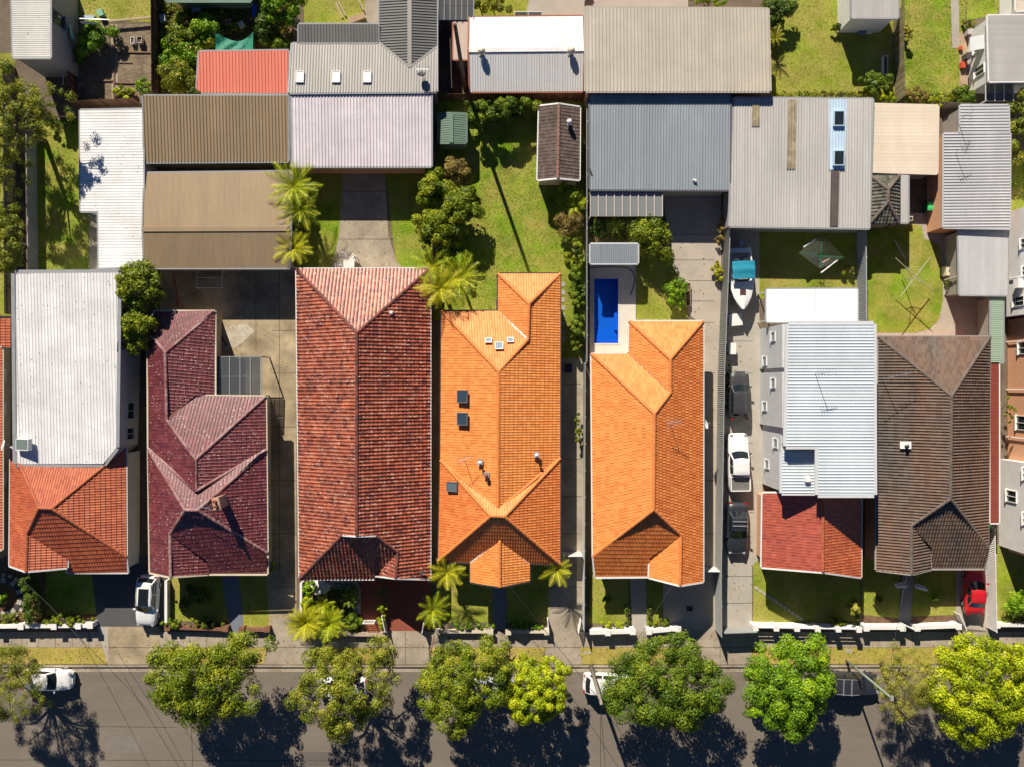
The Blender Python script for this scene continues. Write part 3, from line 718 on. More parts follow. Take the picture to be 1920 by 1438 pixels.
# brown house (lot G)
h = thing('house', 'dark brown concrete tiled house with lichen streaks at right', 'house', BASEC(1740, 860))
V = dict(a=(1647, 632, 3.2), b=(1856, 632, 3.2), c=(1784, 742, 5.5), j=(1782, 935, 5.5), k=(1643, 1068, 3.2), w=(1709, 985, None), wb=(1709, 1076, None), x=(1743, 1022, 3.2), xb=(1745, 1067, 3.2), e=(1852, 1025, 3.2), eb=(1846, 1066, 2.75), x2=(1744, 1066, 2.75))
build_roof(h, V, [['a', 'b', 'c'], ['a', 'c', 'j', 'w', 'wb', 'k'], ['b', 'e', 'j', 'c'], ['w', 'x', 'xb', 'wb'], ['j', 'e', 'eb', 'x2', 'x', 'w']], T_BROWN, tw=.25, th=.40, prof=PROF_CONC, t=.05,
           capmat=CAP_BROWN, gutmat=PAINTGR, wallmat=BRICK)
MB().box(P(1698, 834, 4.3), (.85, .6, .1), mat=Matrix.Rotation(-.42, 3, 'Y')).build('vent_tray', PAINTW, h)
MB().lathe(P(1698, 836, 4.35), [(.1, 0), (.1, .3), (.17, .32), (.02, .45)], 10).build('vent_pipe', DARKT, h)

# rust house front with white upper storey (lot A)
h = thing('house', 'house with ribbed white metal upper roof and rusty orange tiled front at left', 'house', BASEC(150, 800))
V = dict(a=(36, 868, 3.6), b=(202, 868, 3.6), m=(73, 952, 5.0), n=(97, 953, 5.0), d=(20, 838, 3.), k=(18, 1060, 3.), w=(51, 1000, None), wb=(50, 1071, None), x=(126, 1046, 3.1), xb=(126, 1064, 3.1), e=(236, 838, 3.), eb=(237, 1043, 3.), s1=(240, 1073, 2.6), s0=(127, 1073, 2.6))
V['w'] = (51, 1000, 4.1); V['wb'] = (49, 1071, 4.1); V['a'] = (36, 868, None); V['b'] = (202, 868, None)
build_roof(h, V, [['d', 'a', 'm', 'w', 'wb', 'k'], ['a', 'b', 'n', 'm'], ['e', 'eb', 'n', 'b'], ['w', 'x', 'xb', 'wb'], ['m', 'n', 'eb', 's1', 's0', 'x', 'w']], T_RUST, tw=.22, th=.40, prof=PROF_FLAT, t=.04,
           capmat=CAP_RUST, gutmat=PAINTG, wallmat=PAINTW, wall_inset=.3)
V = dict(a=(28, 513, 4.5), b=(222, 512, 4.5), c=(218, 838, 3.95), c2=(194, 869, 3.72), d2=(31, 869, 3.72))
upper, WA = build_roof(h, V, [['a', 'b', 'c', 'c2', 'd2']], S_WHITE, 'sheet', tw=.265, rib=.036, ribw=.05, gutmat=FLASH, wallmat=PAINTG, fall=(0, -1, 0), wall_inset=.06, gutw=.3)
skylight(h, 48, 833, 4.0, .9, 1.3, (-.3, 0, .95), glassmat('green_skylight', (.16, .2, .18), .1), PAINTG, .35)
A0 = (WA['c'].x-.06, WA['c'].y); A1 = (WA['b'].x-.06, WA['b'].y)
for s, z, ww in ((1.0, 1.0, 1.0), (3.0, 1.0, 1.4), (8.5, 3.2, .7)): wall_window(h, A0, A1, s, z, ww, 1.2, PAINTW, GLASS)
# white/grey two storey house (lot F)
h = thing('house', 'two storey pale grey house with ribbed metal roof and red tiled front', 'house', BASEC(1530, 770))
zr = 6.4
V = dict(a=(1479, 608, zr+.1), b=(1638, 608, zr+.25), c=(1639, 927, zr+.25), d=(1534, 927, zr+.15), e=(1534, 836, zr+.15), f=(1462, 836, zr-.05), g=(1474, 836, zr+.1))
build_roof(h, {k: V[k] for k in 'abcdeg'}, [['a', 'b', 'c', 'd', 'e', 'g']], S_PALEBLUE, 'sheet', tw=.25, rib=.045, ribw=.05, gutmat=PAINTG, fall=(-1, 0, 0), wallmat=PAINTG, wall_inset=.12, gutw=.26)
V = dict(a=(1466, 848, 5.5), b=(1528, 848, 5.6), c=(1528, 924, 5.6), d=(1466, 924, 5.5))
build_roof(h, V, [['a', 'b', 'c', 'd']], S_PALEBLUE, 'sheet', tw=.25, rib=.045, ribw=.05, gutmat=PAINTG, fall=(-1, 0, 0), wallmat=PAINTG, wall_inset=.1, gutw=.2)
MB().box(P(1514, 898, 5.75), (.4, .4, .3)).build('vent_box', PAINTW, h)
# ground floor projecting bays on the west wall
bx0 = P(1424, 0, 0).x
for (y0, y1, zt, xo, dw) in ((610, 690, 5.9, 0, 0), (698, 800, 5.9, 0, 0), (812, 905, 5.0, .2, 0)):
    a, b = P(1424, y0, 0), P(1424, y1, 0); a.y *= .93; b.y *= .93
    MB().prism([(bx0+xo, b.y), (bx0+1.2, b.y), (bx0+1.2, a.y), (bx0+xo, a.y)], -.05, zt).build('bay_wall', PAINTG, h)
    for k, s in enumerate((.9, 2.9)):
        if s < (a.y-b.y)-.5: wall_window(h, (bx0+xo, a.y), (bx0+xo, b.y), s, 3.4 if k == 0 else 1.2, .75, .9, PAINTG, GLASSL, mullion=False)
# red tiled front part of the same house
V = dict(a=(1430, 924, 3.), b=(1543, 924, 5.2), c=(1615, 924, 3.2), d=(1428, 1063, 3.), e=(1543, 1072, 5.2), f=(1614, 1082, 3.2), g=(1575, 1084, None), hh=(1560, 1080, None))
build_roof(h, {k: V[k] for k in 'abcdef'}, [['a', 'b', 'e', 'd'], ['b', 'c', 'f', 'e']], T_GLAZED, tw=.24, th=.40, prof=PROF_FLAT, t=.05, capmat=CAP_RUST, gutmat=PAINTW, wallmat=BRICK, sheetmats=[T_GLAZED, T_RUST])

# brick apartment building at the right edge
h = thing('apartment_building', 'orange brick apartment building with white window reveals at right edge', 'building', BASEC(1990, 820))
xw = P(1873, 0, 0).x; zt = 8.2
y0, y1 = P(0, 1032, 0).y, P(0, 600, 0).y
MB().prism([(xw+.8, y0), (xw+14, y0), (xw+14, y1), (xw+.8, y1)], -.05, zt).build('wall', BRICK, h)
MB().prism([(xw, P(0, 1022).y), (xw+.78, P(0, 1022).y), (xw+.78, P(0, 860).y), (xw, P(0, 860).y)], -.05, 6.).build('rendered_wall', PAINTW, h)
for yy, z in ((880, 3.4), (925, 1.2), (960, 3.4)):
    wall_window(h, (xw, P(0, yy-30).y), (xw, P(0, yy+30).y), 1.4, z, 1.0, 1.3, PAINTW, GLASS)
for yy, z, ww in ((640, 4.6, 1.), (655, 1.6, 1.), (705, 4.6, 1.), (755, 4.4, 1.3), (790, 1.3, 1.2), (985, 4.8, 1.), (830, 5.0, 1.)):
    wall_window(h, (xw+.8, P(0, yy-25).y), (xw+.8, P(0, yy+25).y), 1.2, z, ww, 1.5, PAINTW, GLASS)
MB().box((xw+8.4, (y0+y1)/2, zt+.12), (16, y1-y0+.8, .24)).build('roof', CAP_RUST, h)
for i in range(5): MB().tube([(xw+.66, y1-2-i*4.2, 0.), (xw+.66, y1-2-i*4.2, zt)], .05, 6).build('downpipe', PAINTW, h)
h = thing('apartment_building', 'white rendered flats wall with drain pipes behind the green strip roof', 'building', BASEC(1990, 490))
y0, y1 = P(0, 596, 0).y, P(0, 404, 0).y; xw2 = P(1862, 0, 0).x
MB().prism([(xw2+.6, y0), (xw2+14, y0), (xw2+14, y1), (xw2+.6, y1)], -.05, 7.6).build('wall', PAINTW, h)
MB().box((xw2+7.4, (y0+y1)/2, 7.72), (14.2, y1-y0+.5, .22)).build('roof', S_STEEL, h)
for yy, z in ((470, 3.), (520, 3.2), (572, 2.)): wall_window(h, (xw2+.6, P(0, yy-30).y), (xw2+.6, P(0, yy+30).y), 1.4, z, .8, 1.4, PAINTW, GLASS)
MB().tube([(xw2+.5, P(0, 528).y, 0), (xw2+.5, P(0, 528).y, 7.4)], .06).build('downpipe', PAINTW, h)
MB().box((xw2+.35, P(0, 540).y, 3.), (.5, .8, .7)).build('wall_unit', PAINTW, h)

# tan brick building at the left edge
h = thing('house', 'tan rendered house with faded orange roof cut by the left edge', 'house', BASEC(-60, 800))
xl = P(20, 0, 0).x
MB().prism([(xl-9, P(0, 1040).y), (xl-.0, P(0, 1040).y), (xl-.0, P(0, 640).y), (xl-9, P(0, 640).y)], -.05, 2.9).build('wall', PAINTT, h)
build_roof(h, dict(a=(-200, 596, 4.6), b=(20, 596, 2.95), c=(20, 652, 2.95), d=(-200, 652, 4.6)), [['a', 'b', 'c', 'd']], T_RUST, tw=.24, th=.40, prof=PROF_FLAT, capmat=CAP_RUST, gutmat=DARKT)
build_roof(h, dict(a=(-200, 652, 5), b=(4, 652, 3.1), c=(4, 1030, 3.1), d=(-200, 1030, 5)), [['a', 'b', 'c', 'd']], T_RUST, tw=.24, th=.40, prof=PROF_FLAT, capmat=CAP_RUST, gutmat=PAINTC)
for yy in (700, 760, 890): wall_window(h, (xl, P(0, yy+30).y), (xl, P(0, yy-30).y), 1.2, 1., 1.0, 1.3, PAINTW, GLASS)

# ------------------------------------------------------------------ garages, sheds and houses behind
def shed(label, V, faces, mat, cat='shed', name='shed', wall=PAINTGR, gut=FLASH, caps=False, **kw):
    c = sum((P(v[0], v[1], 0) for v in V.values()), Vector())/len(V)
    t = thing(name, label, cat, c)
    r, Wd = build_roof(t, V, faces, mat, kw.pop('style', 'sheet'), gutmat=gut, wallmat=wall, caps=caps, wall_inset=kw.pop('wall_inset', .15), **kw)
    return t, Wd
def quad(x0, y0, x1, y1, zn, zs, zw=0):
    return dict(a=(x0, y0, zn), b=(x1, y0, zn+zw), c=(x1, y1, zs+zw), d=(x0, y1, zs)), [['a', 'b', 'c', 'd']]
V = dict(a=(150, 207, 2.8), b=(268, 205, 2.95), c=(270, 500, 2.95), d=(185, 503, 2.85), e=(184, 397, 2.85), f=(151, 397, 2.8))
shed('white metal garage roof with dark specks, stepped on its left side', V, [list('abcdef')], S_WHITE, 'garage', 'garage', fall=(-1, 0, 0), tw=.24, rib=.022, ribw=.05, wall=PAINTW)
V = dict(a=(269, 180, 3.25), b=(541, 180, 3.25), c=(541, 303, 2.8), d=(271, 305, 2.8))
shed('dark brown ribbed garage roof above the narrow dark gap', V, [list('abcd')], S_BROWN, 'garage', 'garage', fall=(0, -1, 0), tw=.28, rib=.065, ribw=.06, wall=PAINTT)
V = dict(a=(271, 325, 2.75), b=(546, 322, 2.75), e=(545, 430, 3.25), f=(268, 431, 3.25), c=(543, 503, 2.9), d=(270, 503, 2.9))
shed('tan low gabled garage roof with ridge line, below the narrow dark gap', V, [list('abef'), list('fecd')], S_TAN, 'garage', 'garage', tw=.10, rib=.012, ribw=.03, wall=PAINTT, sheetmats=[S_TAN, S_BROWN])  # brown sheet on the south slope puts its shade into the colour
V = dict(a=(546, 180, 3.2), b=(809, 178, 3.2), c=(809, 313, 2.8), d=(548, 313, 2.8))
t, _ = shed('lilac white ribbed garage roof with dark scuff marks over a driveway', V, [list('abcd')], S_LILAC, 'garage', 'garage', fall=(0, -1, 0), tw=.275, rib=.06, ribw=.05, wall=BRICKX)
V = dict(a=(373, 97, 2.7), b=(541, 95, 2.7), c=(541, 176, 2.5), d=(368, 174, 2.5))
shed('salmon pink ribbed shed roof beside the overgrown garden', V, [list('abcd')], S_SALMON, 'shed', tw=.28, rib=.05, ribw=.05, fall=(0, -1, 0))
V = dict(a=(548, 82, 2.7), b=(711, 80, 2.7), v=(768, 127, None), c=(819, 88, 2.75), d=(819, 173, 3.35), e=(542, 175, 3.35), r=(768, -60, 3.05), l0=(711, -60, 2.7), c0=(819, -60, 2.75))
t, Wd = shed('pale grey metal house roof with three small white skylights and charcoal gabled wing', V, [list('abvcde'), ['l0', 'r', 'v', 'b'], ['r', 'c0', 'c', 'v']], S_GREY, 'house', 'house', tw=.24, rib=.05, ribw=.05,
     sheetmats=[S_GREY, S_CHAR, S_CHAR], fall=[(0, 1, 0), (-1, 0, 0), (1, 0, 0)], wall=PAINTGR)
for px in (563, 631, 689): skylight(t, px, 146, 3.17, .62, .95, (0, .1, 1), glassmat('white_skylight', (.8, .8, .78), .3), PAINTW, .18)
V, Fc = quad(560, 46, 709, 80, 2.9, 2.75); shed('narrow charcoal ribbed lean-to roof behind the pale grey roof', V, Fc, S_CHAR, 'lean-to', 'lean_to', fall=(0, -1, 0), tw=.26, rib=.04, ribw=.05)
V, Fc = quad(822, -40, 888, 38, 2.8, 2.6)
t = thing('patio_cover', 'smoky translucent patio cover at the top edge', 'patio cover', P(855, 0, 0))
def glazed(t, x0, y0, x1, y1, z0, z1, nx, ny, glass, bar, posts=True):
    for i in range(nx):
        for j in range(ny):
            a = [P(x0+(x1-x0)*(i+di)/nx, y0+(y1-y0)*(j+dj)/ny, z0+(z1-z0)*(j+dj)/ny) for di, dj in ((0, 0), (1, 0), (1, 1), (0, 1))]
            c = sum(a, Vector())/4; a = [q+(c-q)*.03 for q in a]
            MB().add(a+[q+Vector((0, 0, -.012)) for q in a], [(0, 1, 2, 3), (7, 6, 5, 4)]).build('panel', glass, t)
    for i in range(nx+1):
        x = x0+(x1-x0)*i/nx; MB().bar(P(x, y0, z0+.035), P(x, y1, z1+.035), .07, .06).build('rafter', bar, t)
    for j in range(ny+1):
        y = y0+(y1-y0)*j/ny; z = z0+(z1-z0)*j/ny; MB().bar(P(x0, y, z-.06), P(x1, y, z-.06), .05, .08).build('batten', bar, t)
    if posts:
        for x, y, z in ((x0, y0, z0), (x1, y0, z0), (x1, y1, z1), (x0, y1, z1)):
            q = P(x, y, z-.12); MB().bar((q.x, q.y, -.02), q, .1, .1).build('post', bar, t)
glazed(t, 822, -40, 888, 38, 2.8, 2.6, 6, 3, POLYD, FLASH)
V, Fc = quad(850, 40, 878, 112, 2.5, 2.4); shed('small dusty pink roof beside a leaning pole', V, Fc, S_PINK, 'shed', tw=.3, rib=.006, ribw=.03, gut=REDTRIM)
V = dict(a=(880, 33, 2.6), b=(1093, 31, 2.6), e=(1095, 93, 3.15), f=(879, 95, 3.15), c=(1093, 172, 2.5), d=(881, 173, 2.5))
t, _ = shed('gabled garage with white front slope and galvanised rear slope with two round vents', V, [list('abef'), list('fecd')], S_PLAINW, 'garage', 'garage', tw=.22, rib=.035, ribw=.05, sheetmats=[S_PLAINW, S_SILVER], gut=REDTRIM, wall=BRICK)
vent(t, 903, 101, 3.1, 'ball', S_CREAM, .26); vent(t, 1070, 100, 3.1, 'ball', S_CREAM, .26)
V, Fc = quad(965, 24, 1016, 31, 2.2, 2.1)
V = dict(a=(1098, 14, 3.25), b=(1440, 17, 3.25), c=(1444, 172, 3.7), d=(1098, 172, 3.7))
shed('wide beige ribbed garage roof at the top centre', V, [list('abcd')], S_BEIGE, 'garage', 'garage', tw=.30, rib=.055, ribw=.05, fall=(0, 1, 0), gut=S_BEIGE, wall=BRICK)
V = dict(a=(1105, 178, 3.15), b=(1369, 178, 3.15), c=(1368, 357, 2.8), d=(1106, 356, 2.8))
t, _ = shed('blue grey ribbed garage roof above the glazed pergola', V, [list('abcd')], S_BLUEGREY, 'garage', 'garage', tw=.24, rib=.055, ribw=.05, fall=(0, -1, 0), gut=FLASHD)
MB().bar(P(1299, 337, 3.), P(1306, 339, 3.05), .12, .12).build('roof_bracket', PAINTW, t)
MB().bar(P(1105, 316, 3.), P(1109, 324, 3.05), .1, .1).build('roof_bracket', DARKT, t)
t = thing('pergola', 'flat glazed pergola roof with white glazing bars under the blue grey roof', 'pergola', P(1175, 384, 0))
glazed(t, 1107, 360, 1242, 406, 2.55, 2.45, 9, 3, POLYC, PAINTC)
V = dict(a=(1376, 184, 3.05), b=(1637, 186, 3.05), c=(1630, 429, 2.8), d=(1367, 425, 2.8))
t, Wl = shed('warm grey ribbed garage roof with pale blue strip and two skylights', V, [list('abcd')], S_LGREY, 'garage', 'garage', tw=.24, rib=.05, ribw=.05, fall=(0, -1, 0))
def strip(t, pts, mat, name, n=1):
    q = [P(*p)+Vector((0, 0, .06)) for p in pts]; polys, rn = cover(q, 'sheet', tw=.24, rib=.05, ribw=.05, fall=(0, -1, 0)); mb = MB()
    for a in polys: mb.add(a, [tuple(range(len(a)))])
    return mb.build(name, mat, t)
strip(t, [(1554, 187, 3.045), (1587, 187, 3.045), (1584, 319, 2.91), (1554, 319, 2.91)], S_BLUESTRIP, 'roof_strip')
strip(t, [(1557, 321, 2.91), (1573, 321, 2.91), (1571, 425, 2.805), (1555, 425, 2.805)], M('dark_roof_strip', (.11, .09, .085), rough=.6), 'roof_strip')
strip(t, [(1478, 188, 3.045), (1493, 188, 3.045), (1491, 318, 2.91), (1475, 318, 2.91)], M('fibreglass_strip', (.34, .29, .19), var=.35, scale=1.2, rough=.6, stain=(.2, .17, .11), stain_amt=.7, stain_scale=1.5), 'translucent_strip')
strip(t, [(1410, 198, 3.03), (1424, 198, 3.03), (1424, 238, 2.99), (1409, 238, 2.99)], M('fibreglass_strip', (.34, .29, .19)), 'translucent_strip')
for py, z in ((224, 3.06), (298, 2.98)): skylight(t, 1571, py, z, .85, 1.2, (0, -.06, 1), GLASS, S_BLUESTRIP, .3)
V = dict(a=(1637, 196, 2.7), b=(1759, 199, 2.7), c=(1757, 326, 2.65), d=(1633, 322, 2.65))
shed('cream flat panel carport roof with no ribs', V, [list('abcd')], S_CREAM, 'carport', 'carport', tw=.3, rib=.006, ribw=.03, fall=(-1, 0, 0), gut=S_CREAM)
V = dict(a=(1632, 330, 2.6), b=(1686, 330, 2.6), r=(1664, 348, 3.2), r2=(1664, 380, 3.2), c=(1686, 419, 2.6), d=(1632, 419, 2.6))
V = dict(a=(1632, 330, 2.7), b=(1686, 330, 2.7), r=(1666, 356, 3.4), r2=(1665, 380, 3.4), c=(1686, 419, 2.7), d=(1632, 419, 2.7))
shed('small grey mossy hipped tile roof beside the warm grey garage', V, [['a', 'b', 'r'], ['a', 'r', 'r2', 'd'], ['b', 'c', 'r2', 'r'], ['d', 'r2', 'c']], T_SLATE, 'shed', style='tile', tw=.3, th=.3, caps=True, capmat=CAP_BROWN, gut=DARKT)
V, Fc = quad(1688, 328, 1703, 418, 2.6, 2.5); shed('narrow pale metal lean-to strip beside the mossy hipped roof', V, Fc, S_LGREY, 'lean-to', 'lean_to', tw=.2, rib=.03, ribw=.05, fall=(0, -1, 0))
V = dict(a=(1801, 198, 3.), b=(1891, 198, 3.1), c=(1892, 249, 3.1), d=(1800, 249, 3.))
shed('short grey ribbed roof nearest the right end of the back row', V, [list('abcd')], S_STEEL, 'shed', tw=.26, rib=.05, ribw=.05, fall=(-1, 0, 0), gut=S_STEEL)
V = dict(a=(1770, 251, 2.9), b=(1894, 250, 3.1), c=(1893, 429, 3.1), d=(1769, 427, 2.9))
t, Wx = shed('large grey roof with bold horizontal ribs above brick wall', V, [list('abcd')], S_STEEL, 'garage', 'garage', tw=.255, rib=.055, ribw=.05, fall=(-1, 0, 0), gut=S_STEEL, wall=BRICK, wall_inset=.1)
V = dict(a=(1797, 431, 2.6), b=(1890, 430, 2.7), c=(1889, 554, 2.55), d=(1799, 553, 2.5))
shed('plain grey carport roof above the shaded yard', V, [list('abcd')], S_STEEL, 'carport', 'carport', tw=.2, rib=.01, ribw=.04, fall=(0, -1, 0), gut=FLASH)
V, Fc = quad(1858, 556, 1881, 680, 2.3, 2.3); shed('narrow pale green metal strip roof beside the brick flats', V, Fc, S_PGREEN, 'lean-to', 'lean_to', tw=.16, rib=.02, ribw=.04, fall=(1, 0, 0))
V, Fc = quad(1857, 682, 1873, 980, 2.3, 2.3); shed('long narrow oxide red metal strip roof beside the brown house', V, Fc, S_RED, 'lean-to', 'lean_to', tw=.16, rib=.02, ribw=.04, fall=(1, 0, 0), gut=PAINTW)
# garden sheds of lot D
V = dict(a=(822, 214, 2.0), b=(846, 213, 2.25), c=(874, 214, 2.0), d=(874, 268, 2.0), e=(846, 268, 2.25), f=(822, 268, 2.0))
t, _ = shed('small green metal garden shed in the corner of the green lawn', V, [list('abef'), list('bcde')], S_GREEN, 'shed', tw=.2, rib=.03, ribw=.05, wall=S_GREEN, wall_inset=.05, gut=S_GREEN)
V = dict(a=(1011, 200, 2.4), b=(1048, 196, 3.15), c=(1087, 202, 2.4), d=(1086, 338, 2.4), e=(1046, 334, 3.15), f=(1008, 338, 2.4))
t, _ = shed('dark brown tiled garden shed with white barge boards and round vent', V, [list('abef'), list('bcde')], T_DARK, 'shed', style='tile', tw=.3, th=.22, prof=PROF_FLAT, caps=True, capmat=M('cap_dark', (.24, .13, .1), var=.2), gut=PAINTW, wall=PAINTC)
vent(t, 1067, 232, 2.85, 'ball', PAINTW, .2)
V, Fc = quad(1107, 458, 1196, 494, 2.5, 2.3); shed('small blue grey pool shed roof at the head of the pool', V, Fc, S_BLUEGREY, 'shed', tw=.16, rib=.03, ribw=.05, fall=(0, -1, 0), gut=PAINTG, wall=PAINTG)
V = dict(a=(1437, 543, 2.75), b=(1608, 542, 2.75), c=(1608, 604, 2.9), d=(1437, 604, 2.9))
t, _ = shed('bright white patio roof behind the two storey house', V, [list('abcd')], S_PLAINW, 'patio roof', 'patio_roof', tw=.15, rib=.015, ribw=.04, fall=(0, 1, 0), wall=None)
MB().bar(P(1529, 543, 2.84), P(1529, 604, 2.99), .07, .05).build('ridge_flashing', PAINTG, t)
for x, y in ((1440, 546), (1604, 546), (1440, 600), (1604, 600)): q = P(x, y, 2.7); MB().bar((q.x, q.y, -.02), q, .09, .09).build('post', PAINTW, t)
# smoked carport of the maroon house
t = thing('patio_cover', 'dark smoked translucent carport cover beside the maroon roof', 'carport', P(440, 705, 0))
glazed(t, 392, 669, 489, 742, 2.6, 2.5, 5, 2, POLYD, FLASH)
# neighbours at the top corners
h = thing('house', 'grey gabled cottage with window in the top left corner', 'house', P(80, 40, 0))
V = dict(a=(20, -60, 4.4), b=(94, -60, 4.4), c=(95, 109, 4.4), d=(24, 109, 4.4))
_, Wc = build_roof(h, V, [list('abcd')], S_CREAMW, 'sheet', tw=.18, rib=.02, ribw=.05, fall=(-1, 0, 0), gutmat=FLASH, wallmat=PAINTGR, wall_inset=.08)
wall_window(h, (Wc['c'].x-.08, Wc['c'].y), (Wc['b'].x-.08, Wc['b'].y), 3.8, 2.4, 1.0, 1.5, FLASHD, GLASS)
h = thing('house', 'warm grey roofed cottage with awning window at the top right corner', 'house', P(1890, 100, 0))
V = dict(a=(1852, 30, 3.2), b=(1990, 28, 3.2), c=(1990, 152, 3.2), d=(1855, 153, 3.2))
_, Wc = build_roof(h, V, [list('abcd')], S_LGREY, 'sheet', tw=.17, rib=.015, ribw=.05, fall=(-1, 0, 0), gutmat=PAINTW, wallmat=PAINTW, wall_inset=.12)
wa, wb_ = (Wc['a'].x+.12, Wc['a'].y), (Wc['d'].x+.12, Wc['d'].y)
wall_window(h, wa, wb_, 4.1, 1.1, .8, 1.3, PAINTW, GLASS)
wall_window(h, wa, wb_, 1.9, 1.0, .9, 1.4, PAINTW, GLASS)
q = Vector((wa[0], wa[1]-1.9, 2.5)); MB().add([q+Vector((0, .6, 0)), q+Vector((0, -.6, 0)), q+Vector((-.9, -.6, -.55)), q+Vector((-.9, .6, -.55))]+[q+Vector((0, .6, -.04)), q+Vector((0, -.6, -.04)), q+Vector((-.9, -.6, -.59)), q+Vector((-.9, .6, -.59))],
   [(0, 1, 2, 3), (7, 6, 5, 4), (0, 3, 7, 4), (1, 5, 6, 2), (2, 6, 7, 3)]).build('awning', PAINTG, h)
h = thing('carport', 'shaded dark glazed verandah below the top right cottage', 'carport', P(1880, 172, 0))
glazed(h, 1848, 158, 1900, 190, 2.4, 2.3, 3, 2, POLYD, PAINTG)
V, Fc = quad(1597, -60, 1684, 34, 3.4, 3.2); shed('pale grey shed roof with blue shadow at the top edge', V, Fc, S_LGREY, 'shed', tw=.2, rib=.02, ribw=.05, fall=(0, -1, 0), wall=PAINTW)
MB()
h = thing('house', 'cream roofed building cut by the top right corner', 'house', P(1910, 0, 0))
V, Fc = quad(1905, -60, 2000, 20, 3, 3); build_roof(h, V, Fc, S_CREAM, 'sheet', tw=.2, rib=.01, ribw=.05, gutmat=PAINTW, wallmat=PAINTW, fall=(-1, 0, 0))
h = thing('shed', 'green edged metal shed roof cut by the top edge', 'shed', P(420, -20, 0))
V, Fc = quad(312, -60, 470, 3, 2.5, 2.4); build_roof(h, V, Fc, S_GREEN, 'sheet', tw=.2, rib=.02, ribw=.05, gutmat=S_GREEN, wallmat=S_GREEN, fall=(0, -1, 0))
# ------------------------------------------------------------------ vegetation
def pal(*cs): return [lin(c) for c in cs]
L_DARK = leafmat('leaf_dark_green', [(0.0272, 0.0605, 0.0048), (0.0804, 0.1518, 0.0079), (0.18, 0.2647, 0.0111), (0.3493, 0.3587, 0.0178)])
L_MID = leafmat('leaf_mid_green', [(0.0433, 0.0793, 0.0045), (0.1277, 0.1874, 0.0076), (0.2624, 0.3229, 0.0112), (0.4994, 0.4558, 0.0193)])
L_OLIVE = leafmat('leaf_olive', [(0.0483, 0.0725, 0.0072), (0.1522, 0.1902, 0.0135), (0.3156, 0.3381, 0.0226), (0.5313, 0.4581, 0.0373)])
L_BRIGHT = leafmat('leaf_bright_yellow_green', [(0.0765, 0.13, 0.0037), (0.2529, 0.3433, 0.007), (0.514, 0.5782, 0.0093), (0.6897, 0.6479, 0.0137)])
L_FRESH = leafmat('leaf_fresh_green', [(0.0343, 0.089, 0.0045), (0.1131, 0.2424, 0.0075), (0.249, 0.4215, 0.0111), (0.4516, 0.5626, 0.0153)])
L_GREY = leafmat('leaf_grey_olive', [(0.1328, 0.144, 0.027), (0.279, 0.279, 0.0405), (0.4712, 0.4338, 0.0586), (0.66, 0.56, 0.0811)])
L_GOLD = leafmat('leaf_golden', [(0.168, 0.196, 0.0134), (0.336, 0.336, 0.0224), (0.496, 0.476, 0.0336), (0.496, 0.496, 0.0392)])
L_DEEP = leafmat('leaf_deep_green', [(0.021, 0.0525, 0.0073), (0.0551, 0.1103, 0.0109), (0.1079, 0.1764, 0.0137), (0.189, 0.2415, 0.0182)])
L_PALM = leafmat('palm_leaf', [(0.1104, 0.1847, 0.0075), (0.243, 0.3464, 0.0105), (0.4197, 0.4851, 0.015), (0.5964, 0.5774, 0.0225)])
L_PALMG = leafmat('palm_leaf_golden', [(0.223, 0.2388, 0.0106), (0.4141, 0.3981, 0.0176), (0.5642, 0.5414, 0.0176), (0.5642, 0.5642, 0.0265)])
L_RUSTY = leafmat('leaf_rusty', [(0.1225, 0.0875, 0.028), (0.245, 0.175, 0.049), (0.385, 0.28, 0.07), (0.28, 0.2975, 0.056)])
BARK = M('bark', (.13, .095, .07), var=.35, scale=4, rough=.95, stretch=(1, 1, .25), bump=.3, bump_scale=12)
BARKG = M('bark_grey', (.22, .19, .155), var=.3, scale=4, rough=.95)

def leaves(cs, rs, n, size, seed, up=.08, shell=.55, cut=-.45, wid=.55, droop=0.):
    """leaf quads spread over many small clumps; cs centres (k,3), rs radii (k,3)"""
    g = np.random.default_rng(seed); cs = np.asarray(cs, float); rs = np.asarray(rs, float)
    if rs.ndim == 1: rs = np.repeat(rs[:, None], 3, 1)
    wgt = rs[:, 0]*rs[:, 1]; idx = g.choice(len(cs), n, p=wgt/wgt.sum())
    d = g.normal(size=(n, 3)); d /= np.linalg.norm(d, axis=1)[:, None]
    lo = d[:, 2] < cut; d[lo, 2] *= -1
    rad = shell+(1-shell)*g.random(n)**.6
    p = cs[idx]+d*rs[idx]*rad[:, None]
    nn = d+g.normal(size=(n, 3))*.38; nn[:, 2] += up; nn /= np.linalg.norm(nn, axis=1)[:, None]
    a = np.cross(nn, g.normal(size=(n, 3))); a[:, 2] -= droop; a -= nn*(a*nn).sum(1)[:, None]; a /= np.linalg.norm(a, axis=1)[:, None]+1e-9
    b = np.cross(nn, a); s = size*(.6+.8*g.random(n))
    V = np.stack([p-a*s[:, None]*.5, p+b*(s*wid*.5)[:, None], p+a*s[:, None]*.5, p-b*(s*wid*.5)[:, None]], 1).reshape(-1, 3)
    lob = g.random(len(cs)); r = np.clip(.28+.42*(lob[idx]-.5)+.6*g.random(n)**1.5*.9, 0, 1)
    return V, r

